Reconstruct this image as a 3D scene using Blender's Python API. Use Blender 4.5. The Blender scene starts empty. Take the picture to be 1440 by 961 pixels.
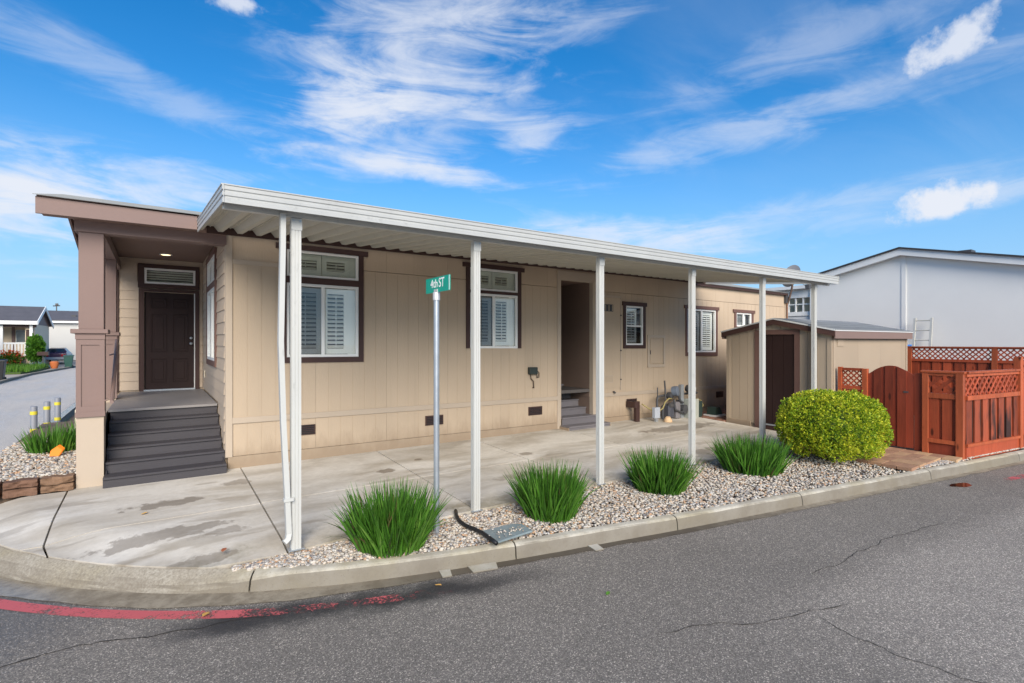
import bpy, bmesh, math, random
from mathutils import Vector, Matrix, noise as mnoise
random.seed(7)
SC = bpy.context.scene
COL = SC.collection
R = math.radians

# ------------------------------------------------------------------ camera, sky, sun, exposure
cam_d = bpy.data.cameras.new('camera'); cam = bpy.data.objects.new('camera', cam_d); COL.objects.link(cam)
cam.location = (0, 0, 0); cam.rotation_euler = (R(90), 0, -R(34.53))      # the ground lies about 2 m below
cam_d.sensor_width = 36; cam_d.lens = 18.25; cam_d.clip_start = 0.05; cam_d.clip_end = 2000
SC.camera = cam
SUN_EL, SUN_AZ = 30, 202      # azimuth measured clockwise from +Y
W = bpy.data.worlds.new('World'); SC.world = W; W.use_nodes = True
nt = W.node_tree; nt.nodes.clear()
def N(nt, t, **kw):
    n = nt.nodes.new(t)
    for k, v in kw.items():
        if k.startswith('i_'):
            n.inputs[k[2:].replace('_', ' ')].default_value = v
        else: setattr(n, k, v)
    return n
def L(nt, a, ao, b, bi): nt.links.new(a.outputs[ao], b.inputs[bi])
def MATH(nt, op, a, b=None, c=None, clamp=False):
    n = nt.nodes.new('ShaderNodeMath'); n.operation = op; n.use_clamp = clamp
    for i, x in enumerate((a, b, c)):
        if x is None: continue
        if isinstance(x, (int, float)): n.inputs[i].default_value = x
        else: nt.links.new(x, n.inputs[i])
    return n.outputs[0]
def SMOOTH(nt, x, lo, hi, a=0., b=1.):
    n = nt.nodes.new('ShaderNodeMapRange'); n.interpolation_type = 'SMOOTHSTEP'
    nt.links.new(x, n.inputs[0]); n.inputs[1].default_value = lo; n.inputs[2].default_value = hi
    n.inputs[3].default_value = a; n.inputs[4].default_value = b
    return n.outputs[0]
def NOISE(nt, vec, scale, detail=5, rough=.55, dist=0.):
    n = nt.nodes.new('ShaderNodeTexNoise'); nt.links.new(vec, n.inputs['Vector'])
    n.inputs['Scale'].default_value = scale; n.inputs['Detail'].default_value = detail
    n.inputs['Roughness'].default_value = rough; n.inputs['Distortion'].default_value = dist
    return n.outputs[0]
def MAPV(nt, vec, scale=(1, 1, 1), rot=(0, 0, 0), loc=(0, 0, 0)):
    n = nt.nodes.new('ShaderNodeMapping'); nt.links.new(vec, n.inputs[0])
    n.inputs['Scale'].default_value = scale; n.inputs['Rotation'].default_value = rot; n.inputs['Location'].default_value = loc
    return n.outputs[0]
def MIXC(nt, f, a, b, mode='MIX'):
    n = nt.nodes.new('ShaderNodeMix'); n.data_type = 'RGBA'; n.blend_type = mode
    for i, x in ((0, f), (6, a), (7, b)):
        if isinstance(x, (int, float)): n.inputs[i].default_value = x
        elif isinstance(x, tuple): n.inputs[i].default_value = (x + (1,))[:4]
        else: nt.links.new(x, n.inputs[i])
    return n.outputs[2]

sky = N(nt, 'ShaderNodeTexSky'); sky.sky_type = 'NISHITA'; sky.sun_disc = False
sky.sun_elevation = R(SUN_EL); sky.sun_rotation = R(SUN_AZ)
sky.air_density = 1.0; sky.dust_density = 0.3; sky.ozone_density = 3.5
hs = N(nt, 'ShaderNodeHueSaturation'); hs.inputs['Saturation'].default_value = 1.36; hs.inputs['Value'].default_value = 1.0
L(nt, sky, 0, hs, 'Color')
tc = N(nt, 'ShaderNodeTexCoord')
vec = tc.outputs['Generated']
sep = N(nt, 'ShaderNodeSeparateXYZ'); nt.links.new(vec, sep.inputs[0])
zc = MATH(nt, 'MAXIMUM', MATH(nt, 'ADD', sep.outputs[2], .10), .03)
comb = N(nt, 'ShaderNodeCombineXYZ')
nt.links.new(MATH(nt, 'DIVIDE', sep.outputs[0], zc), comb.inputs[0]); nt.links.new(MATH(nt, 'DIVIDE', sep.outputs[1], zc), comb.inputs[1])
pl = comb.outputs[0]                                                       # where each direction meets a cloud layer
CIRRUS = [((0.369, 0.784, 0.499), 0.2001, 0.1149, 0.72, 8), ((0.28, 0.874, 0.398), 0.0942, 0.0525, 0.78, 4), ((0.373, 0.851, 0.37), 0.2378, 0.0834, 0.5, 10), ((0.554, 0.749, 0.365), 0.0889, 0.0342, 0.5, 5), ((0.393, 0.865, 0.311), 0.1726, 0.0216, 0.75, -6), ((0.562, 0.651, 0.511), 0.1218, 0.03, 0.35, 10), ((-0.14, 0.971, 0.193), 0.1182, 0.0805, 0.95, 0), ((0.011, 0.971, 0.239), 0.1228, 0.0512, 0.65, 8), ((0.803, 0.485, 0.347), 0.3412, 0.035, 0.42, 8), ((0.717, 0.671, 0.192), 0.2614, 0.0401, 0.7, -4), ((-0.079, 0.919, 0.387), 0.2616, 0.0317, 0.32, -14), ((0.812, 0.378, 0.445), 0.2441, 0.0425, 0.28, 9), ((0.957, 0.205, 0.206), 0.0868, 0.0199, 0.35, 0), ((0.887, 0.413, 0.209), 0.2644, 0.0401, 0.35, 5)]
PUFFS = [((0.942, 0.271, 0.2), 0.0589, 0.0317, 0.97, 3), ((0.885, 0.232, 0.404), 0.0628, 0.0373, 0.85, 12), ((0.097, 0.862, 0.498), 0.0554, 0.0217, 0.8, 5)]
fine = NOISE(nt, MAPV(nt, pl, (.55, 2.0, 1), (0, 0, R(38)), (1.7, .4, 0)), 1.5, 7, .60, .8)
streak = NOISE(nt, MAPV(nt, vec, (1, 1, 4.6), (R(6), R(-5), 0)), 5.0, 8, .62, 1.1)
soft = NOISE(nt, MAPV(nt, vec, (1, 1, 2.0)), 7.5, 7, .62, .4)
broad = NOISE(nt, MAPV(nt, pl, (.4, .9, 1), (0, 0, R(40)), (7.3, 2.2, 0)), .9, 3, .5)
cover = MATH(nt, 'MULTIPLY', MATH(nt, 'MULTIPLY', SMOOTH(nt, broad, .42, .72), SMOOTH(nt, fine, .30, .80)), .22)
dn = NOISE(nt, vec, 9., 7, .62); dn2 = NOISE(nt, vec, 26., 5, .6)
def place(d, sx, sz, tilt=0.):
    d = Vector(d).normalized(); s = Vector((d.y, -d.x, 0)).normalized(); up = s.cross(d)
    s, up = s * math.cos(tilt) + up * math.sin(tilt), up * math.cos(tilt) - s * math.sin(tilt)
    def dot(a):
        n = N(nt, 'ShaderNodeVectorMath', operation='DOT_PRODUCT'); nt.links.new(vec, n.inputs[0]); n.inputs[1].default_value = a
        return n.outputs['Value']
    a = MATH(nt, 'DIVIDE', dot(s), sx); b = MATH(nt, 'DIVIDE', dot(up), sz)
    r = MATH(nt, 'SQRT', MATH(nt, 'ADD', MATH(nt, 'MULTIPLY', a, a), MATH(nt, 'MULTIPLY', b, b)))
    return r, b, MATH(nt, 'GREATER_THAN', dot(d), 0.)
# veils of cirrus in their own directions
for d, sx, sz, pw, ti in CIRRUS:
    r, b, front = place(d, sx, sz, R(ti))
    x = MATH(nt, 'ADD', SMOOTH(nt, r, 1.6, .1), MATH(nt, 'ADD', MATH(nt, 'MULTIPLY', MATH(nt, 'SUBTRACT', streak, .5), 2.5), MATH(nt, 'ADD', MATH(nt, 'MULTIPLY', MATH(nt, 'SUBTRACT', soft, .5), 1.5), MATH(nt, 'MULTIPLY', MATH(nt, 'SUBTRACT', fine, .5), .5))))
    x = MATH(nt, 'MULTIPLY', MATH(nt, 'MULTIPLY', SMOOTH(nt, x, .08, 1.35), SMOOTH(nt, r, 1.8, .6)), MATH(nt, 'MULTIPLY', front, pw))
    cover = MATH(nt, 'SUBTRACT', 1., MATH(nt, 'MULTIPLY', MATH(nt, 'SUBTRACT', 1., cover), MATH(nt, 'SUBTRACT', 1., x)))
# a few small flat-based puffs
for d, sx, sz, pw, ti in PUFFS:
    r, b, front = place(d, sx, sz, R(ti))
    x = MATH(nt, 'ADD', MATH(nt, 'SUBTRACT', 1.0, r), MATH(nt, 'ADD', MATH(nt, 'MULTIPLY', MATH(nt, 'SUBTRACT', dn, .5), 2.3), MATH(nt, 'MULTIPLY', MATH(nt, 'SUBTRACT', dn2, .5), 1.5)))
    x = MATH(nt, 'MULTIPLY', MATH(nt, 'MULTIPLY', SMOOTH(nt, x, .0, .7), SMOOTH(nt, b, -1.0, -.45)), MATH(nt, 'MULTIPLY', front, pw))
    cover = MATH(nt, 'MAXIMUM', cover, x)
low = SMOOTH(nt, sep.outputs[2], -.02, .42, .86, .0)                        # paler air towards the horizon
clear = MIXC(nt, low, hs.outputs[0], (1.75, 3.15, 5.0))
skyc = MIXC(nt, cover, clear, (4.6, 4.8, 5.25))
bg = N(nt, 'ShaderNodeBackground'); bg.inputs['Strength'].default_value = .10
nt.links.new(skyc, bg.inputs['Color'])
wo = N(nt, 'ShaderNodeOutputWorld'); L(nt, bg, 0, wo, 0)
sun_d = bpy.data.lights.new('sun', 'SUN'); sun_d.energy = 3.1; sun_d.angle = R(40); sun_d.color = (1, .89, .74)
sun = bpy.data.objects.new('sun', sun_d); COL.objects.link(sun)
sd = Vector((math.sin(R(SUN_AZ)) * math.cos(R(SUN_EL)), math.cos(R(SUN_AZ)) * math.cos(R(SUN_EL)), math.sin(R(SUN_EL))))
sun.rotation_euler = sd.to_track_quat('Z', 'Y').to_euler()
SC.view_settings.view_transform = 'Standard'; SC.view_settings.look = 'None'
SC.view_settings.exposure = 0.85; SC.view_settings.gamma = 1

# ------------------------------------------------------------------ materials
def base_mat(name):
    m = bpy.data.materials.new(name); m.use_nodes = True
    nt = m.node_tree; b = nt.nodes['Principled BSDF']
    return m, nt, b
def M(name, col, rough=.6, var=.10, scale=2.5, bump=.08, bscale=40, metal=0., spec=.4, rnd=0., stretch=(1, 1, 1), hrnd=0., dirt=0., low_dark=0.):
    m, nt, b = base_mat(name)
    tc = N(nt, 'ShaderNodeTexCoord'); v = MAPV(nt, tc.outputs['Object'], stretch)
    n1 = NOISE(nt, v, scale, 7, .6)
    val = MATH(nt, 'ADD', 1.0, MATH(nt, 'MULTIPLY', MATH(nt, 'SUBTRACT', n1, .5), 3.2 * var))
    h = N(nt, 'ShaderNodeHueSaturation'); h.inputs['Color'].default_value = col + (1,)
    if rnd or hrnd:
        oi = N(nt, 'ShaderNodeObjectInfo')
        val = MATH(nt, 'ADD', val, MATH(nt, 'MULTIPLY', MATH(nt, 'SUBTRACT', oi.outputs['Random'], .5), 2 * rnd))
        if hrnd:
            nt.links.new(MATH(nt, 'ADD', .5, MATH(nt, 'MULTIPLY', MATH(nt, 'SUBTRACT', oi.outputs['Random'], .5), hrnd)), h.inputs['Hue'])
    nt.links.new(val, h.inputs['Value'])
    c = h.outputs[0]
    if dirt:
        g = NOISE(nt, v, scale * 5, 8, .7)
        c = MIXC(nt, MATH(nt, 'MULTIPLY', SMOOTH(nt, g, .56, .74), dirt), c, tuple(x * .45 for x in col))
    if low_dark:  # dirt splashed up low on the walls, with runs
        sz_ = N(nt, 'ShaderNodeSeparateXYZ'); nt.links.new(tc.outputs['Object'], sz_.inputs[0])
        lowz = SMOOTH(nt, MATH(nt, 'ADD', sz_.outputs[2], MATH(nt, 'MULTIPLY', NOISE(nt, MAPV(nt, tc.outputs['Object'], (1, 1, .35)), 6, 6, .65), -.55)), .22, -.25)
        c = MIXC(nt, MATH(nt, 'MULTIPLY', lowz, low_dark), c, (.23, .165, .11))
        run = SMOOTH(nt, NOISE(nt, MAPV(nt, tc.outputs['Object'], (9, 9, .35)), 1.0, 6, .6), .56, .76)
        c = MIXC(nt, MATH(nt, 'MULTIPLY', run, low_dark * .28), c, tuple(x * .62 for x in col))
    nt.links.new(c, b.inputs['Base Color'])
    nt.links.new(MATH(nt, 'ADD', rough, MATH(nt, 'MULTIPLY', MATH(nt, 'SUBTRACT', n1, .5), .25), clamp=True), b.inputs['Roughness'])
    b.inputs['Metallic'].default_value = metal; b.inputs['Specular IOR Level'].default_value = spec
    if bump:
        bp = N(nt, 'ShaderNodeBump'); bp.inputs['Strength'].default_value = bump; bp.inputs['Distance'].default_value = .01
        nt.links.new(NOISE(nt, v, bscale, 5, .6), bp.inputs['Height']); L(nt, bp, 0, b, 'Normal')
    return m
TAN = M('tan_siding', (.475, .38, .28), .75, .08, 1.4, .25, 55, spec=.2, rnd=.035, low_dark=.55, stretch=(1, 1, .25))
TAN2 = M('tan_trim', (.45, .375, .295), .7, .04, 1.5, .12, 60, spec=.25)
LAP = M('tan_lap_board', (.47, .385, .30), .7, .05, 2, .15, 60, spec=.25, rnd=.03)
SKIRT = M('tan_base_board', (.45, .365, .27), .8, .08, 2, .2, 50, spec=.2, low_dark=.6)
DARK = M('chocolate_trim', (.058, .030, .026), .55, .15, 4, .1, 60, spec=.35)
DARKW = M('shed_chocolate', (.075, .038, .032), .55, .15, 3, .1, 60, spec=.35)
MAUVE = M('mauve_brown_paint', (.215, .15, .133), .6, .06, 2, .1, 50, spec=.3)
MAUVE2 = M('brown_window_trim', (.145, .082, .068), .6, .1, 3, .1, 50, spec=.3)
SOFFIT = M('brown_soffit', (.21, .14, .115), .7, .06, 2, .1, 50)
RECESS = M('recess_brown', (.20, .14, .11), .7, .08, 2, .15, 50)
DOORM = M('dark_door_paint', (.026, .013, .012), .5, .12, 3, .05, 60, spec=.25)
WHITE = M('white_vinyl', (.78, .79, .77), .4, .04, 3, .03, 40)
SHUT = M('shutter_white', (.86, .86, .82), .45, .04, 3, .0, 40)
SHUTG = M('shutter_sage', (.50, .53, .46), .5, .04, 3, .0, 40)
ALU = M('white_aluminium', (.50, .51, .49), .42, .08, 2.5, .06, 30, dirt=.4, stretch=(1, 1, .3))
FASC = M('weathered_aluminium', (.41, .425, .42), .42, .08, 2.5, .05, 30, dirt=.3)
SHEDP = M('shed_tan_paint', (.37, .30, .225), .75, .05, 1.2, .2, 55, spec=.2, rnd=.03)
PAN = M('aluminium_pan', (.47, .46, .395), .5, .10, 1.8, .06, 25, dirt=.35, rnd=.04)
GALV = M('galvanised_steel', (.42, .46, .50), .38, .1, 9, .05, 60, metal=.6)
STEEL = M('grey_metal', (.33, .36, .39), .45, .15, 8, .05, 60, metal=.4)
DGREY = M('dark_grey_metal', (.06, .062, .068), .5, .2, 8, .1, 60)
PIPE = M('grey_pipe', (.10, .10, .105), .5, .2, 10, .1, 60, metal=.3)
BOARDS = M('grey_composite_board', (.050, .047, .054), .55, .14, 2.5, .2, 40, spec=.4, rnd=.10, stretch=(.25, 2, 2))
PORCHF = M('porch_floor_grey', (.23, .22, .22), .45, .12, 2, .15, 40)
GSTEP = M('grey_wood_step', (.16, .15, .16), .65, .14, 2.5, .2, 40, rnd=.08)
SHING = M('grey_shingle', (.25, .265, .27), .85, .22, 7, .5, 60, spec=.2, rnd=.12)
SHINGD = M('dark_shingle', (.045, .045, .05), .9, .2, 5, .4, 60, spec=.2)
BLOCK = M('brown_wall_block', (.19, .115, .075), .9, .30, 7, .9, 22, spec=.15, rnd=.2, hrnd=.02)
PAVER = M('sandstone_paver', (.40, .25, .155), .85, .2, 6, .4, 30, spec=.2, rnd=.22, hrnd=.03)
BRICK = M('red_brick_paver', (.28, .15, .105), .85, .2, 6, .4, 30, spec=.2, rnd=.25)
PALEW = M('neighbour_pale_siding', (.73, .735, .715), .65, .06, .5, .06, 30, spec=.25)
PALET = M('neighbour_white_trim', (.66, .68, .68), .6, .05, 2, .05, 40)
CREAM = M('far_cream_siding', (.74, .62, .45), .7, .05, 1, .1, 10)
FARW = M('far_grey_siding', (.52, .52, .50), .7, .05, .6, .1, 10)
FARR = M('far_dark_roof', (.10, .10, .115), .85, .2, 2, .3, 10)
GREENP = M('green_bin_plastic', (.02, .075, .06), .45, .1, 3, .03, 30)
BLACKP = M('black_plastic', (.012, .013, .015), .45, .1, 5, .05, 30)
BLUEP = M('blue_plastic', (.03, .17, .50), .5, .2, 8, .1, 20)
SIGNG = M('sign_green', (.0, .33, .24), .35, .04, 5, .0, 30)
SIGNW = M('sign_white', (.85, .87, .85), .4, .02, 5, .0, 30)
YELL = M('yellow_band', (.60, .52, .05), .4, .05, 5, .0, 30)
BOLL = M('bollard_grey', (.20, .215, .25), .5, .1, 5, .05, 30)
YHOSE = M('yellow_gas_hose', (.36, .30, .12), .5, .1, 8, .05, 30)
ORANGE = M('orange_plastic', (.85, .23, .02), .5, .1, 6, .1, 20)
TERRA = M('orange_pot_clay', (.55, .16, .05), .6, .15, 5, .1, 20)
LEAFD = M('dry_leaf', (.45, .20, .07), .7, .3, 20, .1, 60, rnd=.3, hrnd=.06)
LEAFG = M('green_fallen_leaf', (.10, .25, .03), .6, .2, 20, .1, 60)
LIDM = M('utility_lid_plastic', (.20, .25, .26), .35, .25, 7, .15, 40, spec=.5)
BEIGE = M('beige_metal_cabinet', (.62, .56, .44), .6, .05, 3, .05, 40)
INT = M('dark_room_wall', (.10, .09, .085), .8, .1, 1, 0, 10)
PLASTER = M('white_pvc', (.70, .70, .68), .5, .05, 3, 0, 10)
CARP = M('car_plum_paint', (.07, .03, .07), .25, .05, 2, 0, 10, spec=.6)
TAILR = M('tail_light_red', (.5, .01, .02), .25, .05, 2, 0, 10)
TYRE = M('tyre_rubber', (.02, .02, .02), .8, .1, 5, .1, 20)
CARG = M('car_glass', (.03, .04, .05), .08, .05, 2, 0, 10, spec=.8)
SOIL = M('brown_soil', (.17, .12, .085), .95, .3, 8, .6, 30)
LAWN = M('lawn_base', (.06, .10, .02), .95, .3, 3, .5, 30)
FARGL = M('far_window_glass', (.15, .18, .19), .12, .1, 2, 0, 10, spec=.8)
SIDEW = M('far_pavement', (.42, .37, .31), .85, .12, .8, .1, 10)

def wood(name, col, rnd=.25, wet=.0):
    m, nt, b = base_mat(name)
    tc = N(nt, 'ShaderNodeTexCoord'); oi = N(nt, 'ShaderNodeObjectInfo')
    add = N(nt, 'ShaderNodeVectorMath', operation='ADD'); nt.links.new(tc.outputs['Object'], add.inputs[0])
    sc = N(nt, 'ShaderNodeVectorMath', operation='SCALE'); cb = N(nt, 'ShaderNodeCombineXYZ')
    for i in range(3): nt.links.new(oi.outputs['Random'], cb.inputs[i])
    nt.links.new(cb.outputs[0], sc.inputs[0]); sc.inputs['Scale'].default_value = 37.
    nt.links.new(sc.outputs[0], add.inputs[1])
    v = MAPV(nt, add.outputs[0], (14, 14, .9))
    g = NOISE(nt, v, 1.6, 8, .65, 1.2); big = NOISE(nt, MAPV(nt, add.outputs[0], (2.5, 2.5, .8)), 1.0, 4, .6)
    kn = N(nt, 'ShaderNodeTexVoronoi'); nt.links.new(MAPV(nt, add.outputs[0], (5, 5, 1.6)), kn.inputs['Vector']); kn.inputs['Scale'].default_value = 1.
    h = N(nt, 'ShaderNodeHueSaturation'); h.inputs['Color'].default_value = col + (1,)
    val = MATH(nt, 'ADD', MATH(nt, 'ADD', .55, MATH(nt, 'MULTIPLY', g, .9)), MATH(nt, 'MULTIPLY', MATH(nt, 'SUBTRACT', oi.outputs['Random'], .5), 2 * rnd))
    val = MATH(nt, 'ADD', val, MATH(nt, 'MULTIPLY', MATH(nt, 'SUBTRACT', big, .5), .9))
    nt.links.new(MATH(nt, 'MAXIMUM', val, .15), h.inputs['Value'])
    c = MIXC(nt, SMOOTH(nt, kn.outputs['Distance'], .16, .06), h.outputs[0], tuple(x * .25 for x in col))
    if wet: c = MIXC(nt, MATH(nt, 'MULTIPLY', SMOOTH(nt, big, .42, .60), wet), c, (.022, .014, .012))
    nt.links.new(c, b.inputs['Base Color']); b.inputs['Roughness'].default_value = .55; b.inputs['Specular IOR Level'].default_value = .35
    bp = N(nt, 'ShaderNodeBump'); bp.inputs['Strength'].default_value = .3; bp.inputs['Distance'].default_value = .004
    nt.links.new(g, bp.inputs['Height']); L(nt, bp, 0, b, 'Normal')
    return m
RED = wood('redwood_board', (.31, .060, .024), .26)
REDP = wood('redwood_post', (.35, .080, .030), .16)
REDW = wood('redwood_weathered_board', (.31, .066, .028), .3, .95)
REDG = wood('redwood_gate_board', (.215, .040, .019), .26)

def glass(name, tint, refl=.08):
    m, nt, b = base_mat(name); nt.nodes.remove(b)
    lw = N(nt, 'ShaderNodeLayerWeight'); lw.inputs[0].default_value = .5
    fres = MATH(nt, 'ADD', .035, MATH(nt, 'MULTIPLY', MATH(nt, 'POWER', lw.outputs['Facing'], 5.), .96))
    gl = N(nt, 'ShaderNodeBsdfGlossy'); gl.inputs['Roughness'].default_value = .015; gl.inputs['Color'].default_value = (1, 1, 1, 1)
    tr = N(nt, 'ShaderNodeBsdfTransparent'); tr.inputs['Color'].default_value = tint + (1,)
    mx = N(nt, 'ShaderNodeMixShader')
    tc = N(nt, 'ShaderNodeTexCoord'); bp = N(nt, 'ShaderNodeBump'); bp.inputs['Strength'].default_value = .03; bp.inputs['Distance'].default_value = .02
    nt.links.new(NOISE(nt, tc.outputs['Object'], 2.2, 1, .4), bp.inputs['Height']); L(nt, bp, 0, gl, 'Normal')
    nt.links.new(MATH(nt, 'ADD', fres, refl), mx.inputs[0]); L(nt, tr, 0, mx, 1); L(nt, gl, 0, mx, 2)
    L(nt, mx, 0, nt.nodes['Material Output'], 0)
    return m
GLASS = glass('window_glass', (.97, .985, .98), .02)
SCREEN = glass('screened_glass', (.70, .72, .73), .01)
def emit(name, col, s):
    m, nt, b = base_mat(name)
    b.inputs['Emission Color'].default_value = col + (1,); b.inputs['Emission Strength'].default_value = s
    b.inputs['Base Color'].default_value = col + (1,)
    return m
LAMP = emit('lit_lamp', (1, .78, .45), 1.6)

def ground_mats():
    # asphalt: aggregate, mottling, glancing-angle sheen put in as colour, wet film down the side street and by the corner gutter
    m, nt, b = base_mat('asphalt')
    tc = N(nt, 'ShaderNodeTexCoord'); v = tc.outputs['Object']; s = N(nt, 'ShaderNodeSeparateXYZ'); nt.links.new(v, s.inputs[0])
    vo = N(nt, 'ShaderNodeTexVoronoi'); nt.links.new(v, vo.inputs['Vector']); vo.inputs['Scale'].default_value = 140; vo.inputs['Randomness'].default_value = 1
    hs = N(nt, 'ShaderNodeSeparateColor'); nt.links.new(vo.outputs['Color'], hs.inputs[0])
    cr = N(nt, 'ShaderNodeValToRGB'); nt.links.new(hs.outputs[0], cr.inputs[0])
    e = cr.color_ramp.elements; e[0].position = 0; e[0].color = (.058, .055, .052, 1); e[1].position = 1; e[1].color = (.34, .32, .295, 1)
    for p, c in ((.45, (.092, .087, .082)), (.78, (.128, .121, .113)), (.93, (.19, .178, .163))):
        x = e.new(p); x.color = c + (1,)
    fn = NOISE(nt, v, 210, 4, .7); md = NOISE(nt, v, 9, 8, .7); bigv = NOISE(nt, v, .55, 5, .6, .4)
    val = MATH(nt, 'ADD', .92, MATH(nt, 'ADD', MATH(nt, 'MULTIPLY', fn, .65), MATH(nt, 'ADD', MATH(nt, 'MULTIPLY', md, .45), MATH(nt, 'MULTIPLY', bigv, .85))))
    # glancing-angle sheen painted in as paler colour beyond the crack line
    glance_edge = MATH(nt, 'ADD', MATH(nt, 'ADD', MATH(nt, 'MULTIPLY', s.outputs[0], .10), MATH(nt, 'MULTIPLY', s.outputs[1], 1.)), MATH(nt, 'MULTIPLY', MATH(nt, 'SUBTRACT', md, .5), .5))
    glance_pale = MATH(nt, 'MULTIPLY', SMOOTH(nt, glance_edge, 3.1, 2.6), SMOOTH(nt, MATH(nt, 'ADD', s.outputs[0], md), 3.6, 6.4))
    val = MATH(nt, 'MULTIPLY', val, MATH(nt, 'ADD', 1., MATH(nt, 'MULTIPLY', glance_pale, .42)))
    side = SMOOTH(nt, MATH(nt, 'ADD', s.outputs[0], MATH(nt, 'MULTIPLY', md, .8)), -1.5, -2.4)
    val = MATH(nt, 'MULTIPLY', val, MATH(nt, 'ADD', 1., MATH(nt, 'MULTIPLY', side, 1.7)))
    h = N(nt, 'ShaderNodeHueSaturation'); nt.links.new(cr.outputs[0], h.inputs['Color']); nt.links.new(val, h.inputs['Value'])
    # dark seep line along the gutter and tyre-dark wet streak
    def dist(px, py):
        dx = MATH(nt, 'SUBTRACT', s.outputs[0], px); dy = MATH(nt, 'SUBTRACT', s.outputs[1], py)
        return MATH(nt, 'SQRT', MATH(nt, 'ADD', MATH(nt, 'MULTIPLY', dx, dx), MATH(nt, 'MULTIPLY', dy, dy)))
    q = MATH(nt, 'ADD', MATH(nt, 'MULTIPLY', s.outputs[0], .27), s.outputs[1])
    jit = MATH(nt, 'MULTIPLY', MATH(nt, 'SUBTRACT', NOISE(nt, v, 2.2, 6, .65), .5), .55)
    near = MATH(nt, 'ABSOLUTE', MATH(nt, 'SUBTRACT', MATH(nt, 'ADD', q, jit), 4.87))
    seep = MATH(nt, 'MULTIPLY', SMOOTH(nt, near, .30, .03), MATH(nt, 'MULTIPLY', SMOOTH(nt, s.outputs[0], -.2, .5), SMOOTH(nt, s.outputs[0], 3.6, 2.2)))
    wetc = SMOOTH(nt, MATH(nt, 'ADD', dist(-1.5, 6.1), MATH(nt, 'MULTIPLY', MATH(nt, 'SUBTRACT', md, .5), 1.2)), 1.7, .5)
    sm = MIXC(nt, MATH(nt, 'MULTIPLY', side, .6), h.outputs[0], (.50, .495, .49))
    warm = MIXC(nt, 1.0, sm, (1.05, 1.0, .92), 'MULTIPLY')
    c = MIXC(nt, MATH(nt, 'MULTIPLY', seep, .9), warm, (.022, .022, .025))
    c = MIXC(nt, MATH(nt, 'MULTIPLY', wetc, .35), c, (.04, .042, .05))
    nt.links.new(c, b.inputs['Base Color'])
    film = MATH(nt, 'MULTIPLY', MATH(nt, 'MULTIPLY', side, .75), SMOOTH(nt, NOISE(nt, MAPV(nt, v, (1.2, .25, 1)), 1.0, 5, .6), .40, .66))
    ro = MATH(nt, 'SUBTRACT', .86, MATH(nt, 'MULTIPLY', MATH(nt, 'MAXIMUM', film, MATH(nt, 'MAXIMUM', MATH(nt, 'MULTIPLY', wetc, .9), MATH(nt, 'MULTIPLY', seep, .5))), .62))
    nt.links.new(ro, b.inputs['Roughness'])
    bp = N(nt, 'ShaderNodeBump'); bp.inputs['Strength'].default_value = .75; bp.inputs['Distance'].default_value = .006
    nt.links.new(MATH(nt, 'ADD', hs.outputs[1], fn), bp.inputs['Height']); L(nt, bp, 0, b, 'Normal')
    asphalt = m
    # pad concrete
    m, nt, b = base_mat('pad_concrete')
    tc = N(nt, 'ShaderNodeTexCoord'); v = tc.outputs['Object']; s = N(nt, 'ShaderNodeSeparateXYZ'); nt.links.new(v, s.inputs[0])
    n1 = NOISE(nt, MAPV(nt, v, (.7, 1.5, 1), (0, 0, R(8))), 1.0, 7, .6, .5); n2 = NOISE(nt, v, 14, 8, .7); n3 = NOISE(nt, MAPV(nt, v, (.5, 1.9, 1), loc=(4, 2, 0)), 1.35, 6, .55, .3)
    base = MIXC(nt, SMOOTH(nt, n1, .30, .68), (.40, .36, .295), (.61, .58, .52))
    h = N(nt, 'ShaderNodeHueSaturation'); nt.links.new(base, h.inputs['Color'])
    nt.links.new(MATH(nt, 'ADD', .80, MATH(nt, 'MULTIPLY', n2, .40)), h.inputs['Value'])
    stain = SMOOTH(nt, n3, .57, .63)
    c = MIXC(nt, MATH(nt, 'MULTIPLY', stain, .4), h.outputs[0], (.235, .195, .14))
    def blob(px, py, rx, ry, k, seed):
        dx = MATH(nt, 'DIVIDE', MATH(nt, 'SUBTRACT', s.outputs[0], px), rx); dy = MATH(nt, 'DIVIDE', MATH(nt, 'SUBTRACT', s.outputs[1], py), ry)
        r = MATH(nt, 'SQRT', MATH(nt, 'ADD', MATH(nt, 'MULTIPLY', dx, dx), MATH(nt, 'MULTIPLY', dy, dy)))
        r = MATH(nt, 'ADD', r, MATH(nt, 'MULTIPLY', MATH(nt, 'SUBTRACT', NOISE(nt, MAPV(nt, v, loc=(seed, seed, 0)), 4.5, 6, .65), .5), 2.6))
        return MATH(nt, 'MULTIPLY', SMOOTH(nt, r, 1.0, .75), k)
    wet = None
    for i, a in enumerate([(.15, 7.6, .42, .16, .6), (.1, 6.55, .62, .17, .55), (.62, 6.3, .3, .12, .45), (2.9, 7.6, .15, .12, .75), (3.6, 8.0, .1, .08, .7), (.95, 8.1, .2, .15, .5), (5.4, 7.4, .14, .1, .6), (10.0, 7.6, 1.4, .28, .6), (8.9, 5.9, 1.2, .18, .5), (4.5, 6.4, .5, .12, .35), (.35, 5.75, .35, .12, .5)]):
        x = blob(*a, 3.7 * i); wet = x if wet is None else MATH(nt, 'MAXIMUM', wet, x)
    c = MIXC(nt, wet, c, (.135, .105, .075))
    # mossy grime at the pebble edge and pale scour marks
    edge = MATH(nt, 'MULTIPLY', SMOOTH(nt, MATH(nt, 'ADD', s.outputs[1], MATH(nt, 'MULTIPLY', MATH(nt, 'SUBTRACT', n2, .5), .5)), 5.95, 5.55), SMOOTH(nt, NOISE(nt, v, 1.7, 5, .6), .42, .62))
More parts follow.
